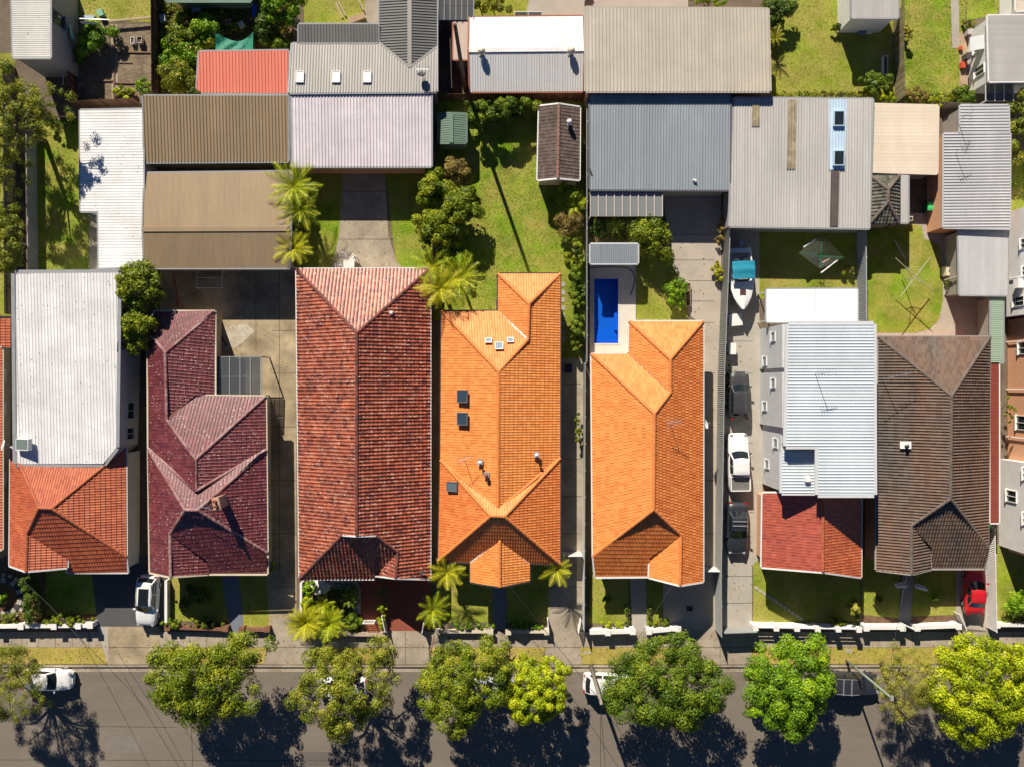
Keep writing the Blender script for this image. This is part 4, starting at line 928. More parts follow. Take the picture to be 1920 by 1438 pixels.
def crown_clumps(c, R, k, seed, rad=(.55, 1.0), hollow=.55, cutz=-.35, ragged=.25):
    g = np.random.default_rng(seed); c = np.asarray(c, float); R = np.asarray(R, float)
    ii = np.arange(k); a = (ii*2.39996+g.normal(size=k)*.25+g.random()*6.28) % (2*np.pi); q = np.clip(np.sqrt((ii+.5)/k)+g.normal(size=k)*.05, 0, 1); low = g.random(k) < .15
    ph = g.random(6)*6.28
    lob = 1+ragged*(.5*np.sin(2*a+ph[0])+.35*np.sin(3*a+ph[1])+.4*np.sin(5*a+ph[2]))*.6
    top = np.sqrt(np.clip(1-q*q, 0, 1)); zz = np.where(low, g.uniform(-.5, .3, k), top*g.uniform(.35, .95, k)-.12*(1-top))
    rr = np.where(low, .55+.45*g.random(k), q)
    cs = c+np.stack([np.cos(a)*rr*lob*R[0]*.95, np.sin(a)*rr*lob*R[1]*.95, zz*R[2]], 1)
    rs = g.uniform(rad[0], rad[1], k)*.9
    return cs, np.stack([rs, rs, rs*.75], 1)

def tree(label, px, py, rx, ry, zc, rz, mat, n=9000, k=70, leaf=.24, seed=1, rad=(.5, .95), ragged=.3, cat='tree', name='street_tree', trunk=True, group=None, hollow=.5, bark=BARK, extra=None, shell=.5, droop=0., tr=.2, wid=.55):
    """px,py crown centre in the photo, rx,ry crown radii in photo pixels at crown height, zc centre height, rz vertical radius"""
    c = P(px, py, zc); s = (HC-zc)/FP
    t = thing(name, label, cat, (c.x, c.y, 0), group=group)
    cs, rs = crown_clumps(c, (rx*s, ry*s, rz), int(k*1.4), seed, rad, hollow, ragged=ragged)
    if extra:
        for (ex, ey, er, ez, ek) in extra:
            e = P(ex, ey, ez); c2, r2 = crown_clumps(e, (er*s, er*s, er*s*.7), ek, seed+ek, rad, hollow, ragged=ragged); cs = np.vstack([cs, c2]); rs = np.vstack([rs, r2])
    V, r = leaves(cs, rs, int(n*(2.4 if rx > 55 else 1.6)), leaf*(.82 if rx > 55 else 1.), seed, shell=shell, droop=droop, wid=wid)
    npmesh('crown', V, 4, mat, t, r)
    if trunk:
        mb = MB(); zt = max(.6, zc-rz*.5)
        mb.tube([(c.x, c.y, -.06), (c.x+.06, c.y-.04, zt*.5), (c.x, c.y, zt)], [tr*1.25, tr, tr*.85], 9)
        tk = mb.build('trunk', bark, t, smooth=True)
        g = random.Random(seed); limbs = MB()
        for i in g.sample(range(len(cs)), min(len(cs), 12 if rx > 40 else 5)):
            e = Vector(cs[i]); m = Vector((c.x, c.y, zt)).lerp(e, .5)+Vector((g.uniform(-.2, .2), g.uniform(-.2, .2), .25))
            limbs.tube([(c.x, c.y, zt*.88), m, e], [tr*.5, tr*.28, tr*.08], 6)
        limbs.build('limbs', bark, tk, world=False)
    return t

# street trees
tree('wispy olive street tree over the white car at the left end of the road', 8, 1272, 84, 82, 4.2, 2.0, L_OLIVE, 13000, 110, .20, 11, (.35, .75), .35, hollow=.3, wid=.22, shell=.2)
tree('broad green street tree in front of the maroon house', 362, 1272, 76, 80, 4.4, 2.3, L_MID, 15000, 90, .22, 12, (.4, 1.0), .5, extra=[(452, 1225, 45, 4.4, 26), (330, 1300, 36, 3.6, 16), (430, 1285, 58, 4.2, 30)])
tree('open twiggy street tree over white car in front of the red house', 650, 1288, 92, 95, 4.4, 2.3, L_OLIVE, 11500, 95, .20, 13, (.3, .95), .6, hollow=.35)
tree('green street tree left of the bright round tree', 868, 1278, 86, 86, 4.3, 2.2, L_MID, 13500, 95, .21, 14, (.35, .95), .5)
tree('bright yellow green round street tree with a fine crown, smallest in the row', 1005, 1290, 66, 66, 3.8, 1.9, L_BRIGHT, 11000, 85, .20, 15, (.35, .62), .15)
tree('wide dark green street tree with yellow streak beside a power pole', 1246, 1280, 106, 94, 4.6, 2.5, L_DARK, 18000, 120, .22, 16, (.4, 1.05), .35)
tree('vivid green street tree before the two storey house', 1478, 1284, 88, 88, 4.3, 2.3, L_FRESH, 14000, 90, .23, 17, (.4, 1.0), .35)
tree('thin grey olive street tree between vivid green and big yellow trees', 1695, 1276, 62, 64, 4.0, 1.8, L_GREY, 9000, 80, .19, 18, (.35, .7), .35, hollow=.3, wid=.2, shell=.2)
tree('largest bright yellow green street tree at the right end', 1832, 1284, 104, 100, 4.6, 2.6, L_BRIGHT, 19000, 130, .22, 19, (.4, 1.0), .3)
tree('small olive street tree cut by the right edge', 1938, 1225, 26, 36, 2.4, 1.1, L_GREY, 2500, 25, .2, 20, (.3, .5))
# big trees at left
tree('large wispy gum tree reaching over the fence from the left edge', 15, 230, 92, 74, 5.2, 1.8, L_OLIVE, 11500, 85, .24, 21, (.35, .7), .4, name='gum_tree', hollow=.25, wid=.3, shell=.25, extra=[(95, 205, 46, 5.4, 26), (20, 330, 42, 4.6, 26), (-10, 150, 40, 5., 20)])
tree('yellow green tree leaning over the dark fence at the left edge', 8, 450, 40, 70, 4.2, 1.5, L_OLIVE, 7500, 60, .22, 22, (.35, .65), .4, name='gum_tree', hollow=.25, wid=.3, shell=.25)
tree('dense green tree squeezed between white roof and maroon roof', 264, 536, 38, 46, 3.8, 1.7, L_MID, 6500, 45, .22, 23, (.4, .7), name='garden_tree', extra=[(258, 606, 32, 3.6, 22), (258, 645, 20, 3.3, 10)])

def shrub(label, px, py, rx, ry, h, mat, n=900, seed=1, leaf=.18, k=14, rad=(.22, .42), name='shrub', cat='shrub', **kw):
    return tree(label, px, py, rx, ry, h*.55, h*.45, mat, n, k, leaf, seed, rad, .65, cat, name, tr=.05, **kw)
SH = [
 ('leafy mandarin tree behind the green garden shed', 935, 205, 68, 24, 3.0, L_DARK, 4500, .22, 30),
 ('pinkish flowering shrub below the green garden shed', 850, 320, 26, 28, 2.4, L_RUSTY, 2600, .18, 20),
 ('bright frangipani tree on the left boundary of the green lawn', 810, 360, 26, 46, 3.4, L_MID, 4200, .26, 24),
 ('broad leafed tree on the left boundary halfway down the lawn', 816, 434, 30, 48, 3.0, L_MID, 4800, .26, 26),
 ('dark bushy tree inside the lawn by the left boundary', 856, 402, 34, 54, 3.4, L_MID, 6000, .22, 30),
 ('fan leafed green shrub above the palms on the lawn', 856, 478, 22, 20, 2.0, L_FRESH, 1500, .22, 14),
 ('yellow green shrub below the brown tiled shed', 1072, 372, 22, 24, 1.9, L_PALM, 1700, .22, 14),
 ('rusty brown shrub by the right boundary of the lawn', 1066, 420, 24, 22, 1.7, L_RUSTY, 2000, .14, 16),
 ('green hedge shrub at the top of the right boundary hedge', 1080, 480, 14, 30, 1.7, L_MID, 1800, .16, 14),
 ('tall green hedge shrub in the middle of the right boundary hedge', 1080, 545, 14, 36, 1.8, L_DARK, 2200, .16, 16),
 ('dark round hedge shrub at the foot of the right boundary hedge', 1080, 622, 13, 34, 1.8, L_DARK, 2200, .16, 16),
 ('tree with yellowing leaves beside the pool shed', 1222, 442, 34, 40, 2.8, L_MID, 3600, .2, 26),
 ('round green bush on the small lawn beside the pool', 1268, 550, 20, 24, 1.5, L_FRESH, 1700, .16, 16),
 ('dark bushes below the glazed pergola', 1130, 428, 24, 16, 1.3, L_DEEP, 1500, .16, 12),
 ('pale yellow shrub beside the pool shed roof corner', 1194, 460, 12, 16, 1.6, L_GOLD, 700, .16, 8),
 ('leafy weed patch in the overgrown garden', 360, 70, 44, 34, 1.3, L_MID, 3800, .2, 26),
 ('bright green weeds by the overgrown fence', 335, 105, 30, 40, 1.2, L_FRESH, 2800, .2, 20),
 ('lime green climbing leaves near the green tarpaulin', 385, 55, 30, 26, 1.6, L_FRESH, 2000, .22, 16),
 ('olive shrub left of the salmon roof', 338, 146, 30, 32, 2.2, L_OLIVE, 2600, .18, 18),
 ('small dark fern on the edge of the brown garage roof', 368, 180, 13, 10, 3.6, L_DEEP, 500, .18, 6),
 ('big leafy shrub at the top of the overgrown garden', 530, 12, 42, 26, 3.0, L_FRESH, 2600, .22, 18),
 ('dark green shrub behind the salmon roof', 505, 45, 34, 26, 1.8, L_DEEP, 2400, .2, 16),
 ('low shrub beside the salmon roof end', 520, 82, 22, 18, 1.2, L_DARK, 1200, .18, 10),
 ('tomato vines tied over stakes in the vegetable plot', 178, 72, 36, 26, 1.5, L_FRESH, 3600, .18, 20),
 ('trailing vine at the left side of the vegetable plot', 150, 105, 10, 20, 1.0, L_FRESH, 900, .16, 8),
 ('weedy corner of the vegetable plot', 235, 175, 26, 12, .5, L_BRIGHT, 1400, .16, 10),
 ('round parsley bush in the vegetable plot', 268, 162, 14, 16, .9, L_FRESH, 900, .14, 10),
 ('bushy hydrangea in the corner of the dry lawn', 1640, 158, 28, 20, 1.2, L_DARK, 2200, .18, 16),
 ('yellow green ground shrub by the paling fence foot', 1660, 185, 22, 9, .9, L_BRIGHT, 1200, .16, 10),
 ('low creeper along the back edge of the warm grey roof', 1560, 180, 60, 7, .8, L_OLIVE, 2000, .14, 18),
 ('pink tinged shrub right of the paling fence', 1718, 180, 22, 12, 1.0, L_RUSTY, 1200, .16, 10),
 ('bright low shrub by the cream carport', 1750, 190, 28, 8, .9, L_BRIGHT, 1300, .16, 10),
 ('dense dark shrub by the top right cottage', 1808, 178, 20, 18, 1.4, L_DARK, 1900, .15, 16),
 ('leafy tree behind the fence at the right edge', 1915, 230, 30, 60, 3.4, L_OLIVE, 3600, .2, 26),
 ('spiky shrub at the left edge of the dry lawn', 1452, 55, 18, 22, 1.2, L_OLIVE, 900, .24, 8),
 ('dark shrub at the top of the dry lawn', 1458, 18, 24, 24, 2.0, L_DEEP, 1900, .2, 14),
 ('potted plants beside the pale grey shed', 1570, 52, 14, 8, .8, L_DARK, 600, .14, 6),
 ('flower pots beside the top right cottage awning', 1815, 45, 15, 8, .6, L_OLIVE, 700, .14, 6),
 ('grey green shrub beside the paling fence', 1700, 62, 9, 14, 1.3, L_GREY, 700, .14, 8),
 ('olive shrubs at the top of the patchy lawn', 925, 12, 26, 18, 2.0, L_OLIVE, 1400, .18, 10),
 ('weeds at the top beside the beige roof', 1330, 5, 40, 10, .9, L_FRESH, 1600, .18, 12),
 ('low yellowing shrub below the galvanised roof', 900, 172, 14, 8, 1.2, L_OLIVE, 600, .16, 6),
 ('tall clipped green hedge column in the front garden at left', 62, 1118, 20, 46, 1.7, L_DEEP, 4200, .14, 30),
 ('flowering hedge behind the white wall at left', 122, 1163, 56, 10, 1.0, L_MID, 3200, .14, 24),
 ('small bushes over rust flowers by the left edge', 18, 1158, 26, 12, .7, L_OLIVE, 1200, .14, 10),
 ('green bush in the middle of the round stone bed', 4, 1120, 12, 14, .9, L_FRESH, 700, .14, 8),
 ('leafy hedge behind the low wall of the maroon house', 325, 1168, 18, 10, .9, L_DARK, 1200, .16, 10),
 ('light green hedge along the low wall of the maroon house', 385, 1168, 40, 9, .8, L_MID, 1800, .15, 14),
 ('white flowered bush on the small front lawn of the maroon house', 346, 1128, 14, 10, .8, L_DARK, 700, .14, 8),
 ('round dark bush in shade on the small front lawn', 372, 1112, 20, 18, 1.1, L_DEEP, 1400, .15, 12),
 ('little green bush at the corner of the maroon house', 508, 1062, 8, 9, 1.3, L_FRESH, 500, .15, 6),
 ('clipped round topiary by the white garden gate', 716, 1138, 9, 9, 1.3, L_BRIGHT, 900, .09, 12),
 ('second clipped topiary beside the white gate leaf', 716, 1164, 8, 12, 1.2, L_BRIGHT, 900, .09, 12),
 ('yellow leaf bush in the garden left of the red forecourt', 580, 1100, 12, 12, 1.3, L_FRESH, 900, .15, 8),
 ('bright shrub under the eave by white boulders', 578, 1125, 12, 12, 1.2, L_BRIGHT, 900, .15, 8),
 ('low green shrubs along the front of the red house garden', 660, 1166, 18, 14, .9, L_DARK, 1500, .14, 12),
 ('front hedge left of the blue grey path', 880, 1172, 42, 7, .8, L_FRESH, 2600, .11, 24),
 ('front hedge right of the blue grey path', 985, 1172, 36, 7, .8, L_FRESH, 2400, .11, 22),
 ('vine climbing the dark side passage fence', 1083, 805, 5, 26, 1.4, L_MID, 900, .14, 12),
 ('small yellow shrubs behind the white wall', 1150, 1170, 24, 7, .7, L_BRIGHT, 1300, .13, 12),
 ('bush on the small front lawn of the second orange house', 1138, 1122, 9, 7, .8, L_FRESH, 450, .13, 6),
 ('box hedge balls left of the pale path', 1176, 1150, 5, 20, .6, L_DARK, 800, .1, 12),
 ('box hedge balls right of the pale path', 1217, 1150, 5, 20, .6, L_DARK, 800, .1, 12),
 ('shrubs behind the short white wall by the dark driveway', 1238, 1168, 22, 8, .8, L_MID, 1200, .13, 10),
 ('yellow bromeliads beside the ribbed fence', 1345, 512, 9, 22, .8, L_GOLD, 1300, .18, 12),
 ('reddish twiggy plants at the top of the ribbed fence', 1350, 440, 8, 26, 1.0, L_RUSTY, 900, .16, 10),
 ('green weeds along the driveway side of the ribbed fence', 1366, 720, 5, 60, .7, L_DEEP, 1500, .14, 18),
 ('bush at the corner of the shaded front lawn', 1568, 1166, 14, 10, 1.0, L_OLIVE, 900, .15, 8),
 ('tall grey shrub between two front lawns', 1600, 1138, 12, 18, 2.0, L_GREY, 1200, .15, 12),
 ('small plant in round bed left of the grey path', 1645, 1122, 9, 8, .7, L_DARK, 500, .13, 6),
 ('small plant in round bed right of the grey path', 1752, 1120, 9, 7, .6, L_FRESH, 500, .13, 6),
 ('leafy shrub at the far right front lawn', 1912, 1130, 22, 24, 1.8, L_FRESH, 1800, .17, 14),
 ('low yellow shrubs along the far right front wall', 1900, 1164, 24, 5, .6, L_BRIGHT, 900, .13, 8),
 ('potted plant on the paving by the grey carport', 1778, 532, 7, 7, 1.1, L_DARK, 350, .14, 5),
 ('creeper hanging on the orange brick flats', 1886, 770, 5, 30, 3.2, L_OLIVE, 500, .16, 10),
 ('bushes at the left edge below the gum tree', 15, 395, 14, 20, 1.5, L_DARK, 900, .18, 8),
 ('dark shrubs along the shaded back fence', 118, 232, 40, 8, 1.4, L_DEEP, 1600, .16, 14),
 ('small shrub in the rear corner of the shaded lawn', 1592, 508, 14, 9, .8, L_OLIVE, 450, .16, 6),
 ('dense green shrub under the palm clump by the tan garage', 556, 392, 20, 34, 2.2, L_MID, 2600, .18, 20),
 ('leafy shrub below the golden leaning palm', 558, 478, 14, 18, 1.6, L_MID, 1300, .18, 12),
 ('sprawling shrub beside the leaning palms', 556, 445, 16, 26, 2.0, L_DARK, 1700, .2, 14),
]
for i, (lb, px, py, rx, ry, hh, mt, n, lf, k) in enumerate(SH):
    sz = min(rx, ry)*HC/FP
    shrub(lb, px, py, rx*1.0, ry*1.0, hh, mt, n, 300+i, lf, k, rad=(max(.10, sz*.22), max(.16, sz*.60)))

FRONDS = {}
def frond_mesh(mat, L, nl, w, seed, arch=.5):
    key = (mat.name, L, nl, seed)
    if key in FRONDS: return FRONDS[key]
    g = random.Random(seed); V = []; R = []
    def mid(t): return Vector((L*t, 0, L*arch*(t*.55-t*t*.95)))
    for i in range(nl):
        t = .12+.88*i/(nl-1)
        p = mid(t); q = mid(min(1, t+.02)); d = (q-mid(t-.02)).normalized()
        ln = w*(.35+1.0*math.sin(math.pi*min(1, t*.82+.12)))*g.uniform(.85, 1.1)
        for s in (-1, 1):
            dr = (Vector((d.x*.75, s*.85, d.z*.6-.18-.1*g.random()))).normalized(); wd = d*.05*w/.5
            e = p+dr*ln
            V += [p-wd, p+wd, e+Vector((0, 0, -.05*ln))+wd*.25, e+Vector((0, 0, -.05*ln))-wd*.25]; R.append(g.random())
    for i in range(8):
        a, b = mid(i/8), mid((i+1)/8); y = Vector((0, .02, 0)); V += [a-y, b-y, b+y, a+y]; R.append(.9)
    me = bpy.data.meshes.new('frond'); n = len(R)
    me.from_pydata([tuple(v) for v in V], [], [(4*i, 4*i+1, 4*i+2, 4*i+3) for i in range(n)])
    a = me.attributes.new('rnd', 'FLOAT', 'FACE'); a.data.foreach_set('value', R); me.materials.append(mat); FRONDS[key] = me
    return me
def palm(label, px, py, z, L, nf, mat, seed, w=.5, lean=(0, 0), tr=.12, name='palm_tree', pitch=(.05, .9), nl=15):
    """crown heart seen at (px,py), z metres up"""
    c = P(px, py, z); t = thing(name, label, 'palm', (c.x+lean[0], c.y+lean[1], 0)); g = random.Random(seed)
    b = Vector((c.x+lean[0], c.y+lean[1], -.05))
    tk = MB().tube([b, b.lerp(c, .5)+Vector((0, 0, .1)), c], [tr*1.3, tr, tr*.8], 9).build('trunk', BARKG, t, smooth=True)
    nf = int(nf*.95)
    for i in range(nf):
        me = frond_mesh(mat, L*1.1, nl, w*.72, seed % 5+i % 3)
        o = bpy.data.objects.new('frond', me); COL.objects.link(o); o.parent = tk
        a = 2.399*i; tilt = pitch[0]+(pitch[1]-pitch[0])*(i/nf); s = g.uniform(.8, 1.1)
        o.matrix_basis = Matrix.Translation(c) @ Matrix.Rotation(a, 4, 'Z') @ Matrix.Rotation(-(1.15-tilt*1.25), 4, 'Y') @ Matrix.Rotation(g.uniform(-.4, .4), 4, 'X') @ Matrix.Scale(s, 4)
    return t
palm('feather palm clump over the corner of the tan garage', 552, 352, 3.6, 2.1, 28, L_PALM, 31, .55)
palm('second palm of the clump leaning right over the shaded drive', 566, 392, 3.0, 1.8, 22, L_PALM, 32, .5)
palm('golden leaning palm beside the tan garage corner', 552, 466, 2.6, 1.6, 24, L_PALMG, 33, .5)
palm('palm clump at the foot of the green lawn by the orange roof', 862, 522, 3.2, 2.0, 28, L_PALM, 34, .55)
palm('golden palm overlapping the corner of the red house roof', 828, 540, 3.8, 1.9, 24, L_PALMG, 35, .55)
palm('palm leaning over the edge of the red house roof', 812, 500, 3.3, 1.7, 12, L_PALM, 36, .5)
palm('big golden fan palm at the front corner of the red house', 574, 1166, 1.5, 1.5, 46, L_PALMG, 37, .5, pitch=(.1, .8))
palm('green cycad palm beside the big golden fan palm', 618, 1168, 1.3, 1.4, 40, L_PALM, 38, .45, pitch=(.1, .8))
palm('dark spiky palm in the shaded white pebble bed', 655, 1118, 1.0, .9, 18, L_DARK, 39, .3)
palm('small pale palm above the fan palms in the front garden', 606, 1132, 1.1, 1.0, 16, L_PALM, 40, .35)
palm('golden palm at the left front corner of the orange house', 838, 1072, 2.8, 1.5, 16, L_PALMG, 41, .45)
palm('golden palm at the right front corner of the orange house', 1045, 1066, 2.6, 1.4, 16, L_PALMG, 42, .42)
palm('yellow green palm on the front boundary left of the orange house', 812, 1142, 1.8, 1.5, 18, L_PALM, 43, .45)
palm('spiky dracaena at the left edge of the top right dry lawn', 1453, 72, 1.2, .9, 18, L_OLIVE, 44, .25)
palm('potted cordyline on the red forecourt', 718, 1108, 1.0, .6, 14, L_DEEP, 45, .2)
palm('feathery cycad by the right lawn boundary under the brown tiled shed', 1078, 385, 1.2, 1.0, 16, L_PALM, 46, .35)
palm('small palm on the bed below the glazed pergola', 1155, 425, 1.1, .8, 14, L_DARK, 47, .3)

# grass tufts over the lawns
def inpoly(x, y, poly):
    c = np.zeros(len(x), bool); j = len(poly)-1
    for i in range(len(poly)):
        xi, yi = poly[i]; xj, yj = poly[j]
        c ^= ((yi > y) != (yj > y)) & (x < (xj-xi)*(y-yi)/(yj-yi+1e-12)+xi); j = i
    return c
def scatter_grass():
    g = np.random.default_rng(5); out = []
    for pts, dens, mt in LAWNS:
        w_ = [P(a, b, 0) for a, b in pts]; poly = [tuple(v) for v in inset([(v.x, v.y) for v in w_], -.07)]
        x0, x1 = max(-47, min(p[0] for p in poly)), min(47, max(p[0] for p in poly)); y0, y1 = min(p[1] for p in poly), min(35.5, max(p[1] for p in poly))
        if x1 <= x0 or y1 <= y0: continue
        n = int((x1-x0)*(y1-y0)*75*dens); x = g.uniform(x0, x1, n); y = g.uniform(y0, y1, n); k = inpoly(x, y, poly); x, y = x[k], y[k]
        n = len(x); a = g.uniform(0, 6.28, n); s = g.uniform(.03, .075, n); h_ = g.uniform(.006, .035, n)
        dry = .3 if mt is G_GRASS else (.55 if mt is G_GRASSL else .8)
        lx, ly = g.normal(size=n)*.05, g.normal(size=n)*.05
        p0 = np.stack([x-np.cos(a)*s, y-np.sin(a)*s, np.full(n, .01)], 1); p1 = np.stack([x+np.cos(a)*s, y+np.sin(a)*s, np.full(n, .01)], 1); p2 = np.stack([x+lx, y+ly, .02+h_], 1)
        big = .5+.5*np.sin(x*.9+np.sin(y*.7)*2)*np.cos(y*.8+np.sin(x*.5))
        out.append((np.stack([p0, p1, p2], 1).reshape(-1, 3), np.clip(dry+.5*(big-.5)+g.normal(size=n)*.2, 0, 1)))
    V = np.vstack([o[0] for o in out]); r = np.concatenate([o[1] for o in out])
    gm = leafmat('grass_blades', [(.10, .21, .004), (.20, .30, .008), (.34, .35, .016), (.50, .40, .10)], .8, .2)
    o = npmesh('grass', V, 3, gm, None, r, 'stuff'); setp(o, 'short mown grass covering the lawns and verges', 'grass')
scatter_grass()

def groundcover(label, pts, n, size, mat, h, seed):
    g = np.random.default_rng(seed); w_ = [P(a, b, 0) for a, b in pts]; poly = [(v.x, v.y) for v in w_]
    x = g.uniform(min(p[0] for p in poly), max(p[0] for p in poly), n); y = g.uniform(min(p[1] for p in poly), max(p[1] for p in poly), n)
    den = .5+.5*np.sin(x*1.3+np.sin(y*1.1)*2)*np.cos(y*1.5+np.sin(x*.9)); k = inpoly(x, y, poly) & (g.random(n) < .25+.75*den); x, y, den = x[k], y[k], den[k]
    cs = np.stack([x, y, .03+h*den*g.random(len(x))], 1)
    V, r = leaves(cs, np.full(len(cs), .12), len(cs)*2, size, seed, shell=.2)
    setp(npmesh('ground_cover', V, 4, mat, None, r, 'stuff'), label, 'weeds')
groundcover('low weeds spreading through the overgrown garden', [(302, -20), (548, -20), (548, 176), (302, 176)], 9000, .2, L_MID, .5, 71)
groundcover('low plants filling the bed under the glazed pergola', [(1108, 408), (1250, 408), (1250, 446), (1192, 454), (1108, 454)], 1500, .16, L_DARK, .3, 72)
groundcover('low plants filling the front bed of the red house', [(570, 1090), (674, 1090), (674, 1180), (570, 1180)], 2500, .16, L_DARK, .3, 73)
groundcover('rust coloured flowers in the far left front bed', [(44, 1130), (84, 1130), (176, 1154), (176, 1166), (0, 1168), (0, 1148)], 1800, .12, L_RUSTY, .2, 74)
groundcover('weeds along the back edge of the dry lawn', [(1448, 172), (1690, 172), (1690, 190), (1448, 190)], 1500, .14, L_OLIVE, .3, 75)
groundcover('weeds along the back edge of the right lawn', [(1696, 176), (1806, 176), (1806, 192), (1696, 196)], 900, .14, L_OLIVE, .3, 76)

def litter(label, polys, n, seed):
    g = np.random.default_rng(seed); cs = []
    for x0, y0, x1, y1, z, m in polys:
        a, b = P(x0, y1), P(x1, y0); cs.append(np.stack([g.uniform(a.x, b.x, m), g.uniform(a.y, b.y, m), np.full(m, z+.012)], 1))
    c = np.vstack(cs); k = len(c); a = g.uniform(0, 6.28, k); s_ = g.uniform(.04, .11, k); u = np.stack([np.cos(a), np.sin(a), g.normal(size=k)*.15], 1)*s_[:, None]; v = np.stack([-np.sin(a), np.cos(a), g.normal(size=k)*.15], 1)*(s_*.5)[:, None]
    V = np.stack([c-u, c-v, c+u, c+v], 1).reshape(-1, 3)
    setp(npmesh('fallen_leaves', V, 4, leafmat('fallen_leaf', [(.16, .09, .03), (.28, .18, .05), (.40, .30, .07), (.22, .24, .05)], .8, .1), None, g.random(k), 'stuff'), label, 'leaves')
litter('fallen leaves scattered along the gutter, verges and footpath', [(0, 1246, 1920, 1256, -.122, 900), (0, 1258, 1920, 1300, -.13, 500), (0, 1300, 1920, 1438, -.13, 350), (0, 1186, 1920, 1244, .04, 900), (830, 200, 1085, 500, .03, 350), (300, 510, 550, 700, .026, 200), (1250, 440, 1340, 1150, .03, 220), (1365, 600, 1412, 1150, .03, 150), (640, 320, 735, 500, .03, 120)], 0, 81)
# ------------------------------------------------------------------ pool
POOLM = M('pool_blue', (.008, .14, .62), var=.06, scale=1.2, rough=.5, fine=.04)
t = thing('swimming_pool', 'small rectangular swimming pool with vivid blue shell and entry steps', 'pool', ((PX0+PX1)/2, (PY0+PY1)/2, -.8))
mb = MB(); zb = -.75
mb.add([(PX0, PY0, zb), (PX1, PY0, zb), (PX1, PY1, zb), (PX0, PY1, zb), (PX0, PY0, .02), (PX1, PY0, .02), (PX1, PY1, .02), (PX0, PY1, .02)], [(0, 1, 2, 3), (0, 1, 5, 4), (1, 2, 6, 5), (2, 3, 7, 6), (3, 0, 4, 7)])
mb.build('shell', POOLM, t)
mb = MB()
for k, (yy, z) in enumerate(((.35, -.3), (.75, -.45), (1.15, -.6))): mb.box(((PX0+PX1)/2, PY0+yy/2, (z+zb)/2), (PX1-PX0-.02-.06*k, yy, z-zb))
mb.build('entry_steps', POOLM, t)
MB().box((PX1-.16, (PY0+PY1)/2+.3, -.6), (.3, (PY1-PY0)*.7, .28)).build('bench_ledge', POOLM, t)
mw = bpy.data.materials.new('pool_water'); mw.use_nodes = True; nt_ = mw.node_tree
tr_ = nt_.nodes.new('ShaderNodeBsdfTransparent'); tr_.inputs[0].default_value = (.62, .86, .97, 1)
gl_ = nt_.nodes.new('ShaderNodeBsdfGlossy'); gl_.inputs['Roughness'].default_value = .03
mx_ = nt_.nodes.new('ShaderNodeMixShader')
nz_ = nt_.nodes.new('ShaderNodeTexNoise'); nz_.inputs['Scale'].default_value = 3.; bp_ = nt_.nodes.new('ShaderNodeBump'); bp_.inputs['Distance'].default_value = .03; bp_.inputs['Strength'].default_value = .4
gp_ = nt_.nodes.new('ShaderNodeNewGeometry'); nt_.links.new(gp_.outputs['Position'], nz_.inputs['Vector']); nt_.links.new(nz_.outputs[0], bp_.inputs['Height']); nt_.links.new(bp_.outputs[0], gl_.inputs['Normal'])
mx_.inputs[0].default_value = .04; nt_.links.new(tr_.outputs[0], mx_.inputs[1]); nt_.links.new(gl_.outputs[0], mx_.inputs[2]); nt_.links.new(mx_.outputs[0], nt_.nodes['Material Output'].inputs[0])
MB().add([(PX0, PY0, -.12), (PX1, PY0, -.12), (PX1, PY1, -.12), (PX0, PY1, -.12)], [(0, 1, 2, 3)]).build('water', mw, t)
mb = MB()
for (x0, y0, x1, y1) in ((PX0-.15, PY0-.15, PX1+.15, PY0), (PX0-.15, PY1, PX1+.15, PY1+.15), (PX0-.15, PY0, PX0, PY1), (PX1, PY0, PX1+.15, PY1)):
    mb.box(((x0+x1)/2, (y0+y1)/2, .03), (x1-x0, y1-y0, .05))
mb.build('coping', G_DECK, t)
def cable(name, label, cat, pts, r, mat, n=5):
    o = MB().tube([Vector(p) for p in pts], r, n).build(name, mat); return setp(o, label, cat)
cable('pool_hose', 'black pool hose curving along the pool paving', 'hose', [P(1108, 502, .05), P(1140, 501, .05), P(1175, 502, .05), P(1187, 510, .05), P(1191, 524, .05), P(1188, 540, .05), P(1182, 554, .05)], .035, BLACK)
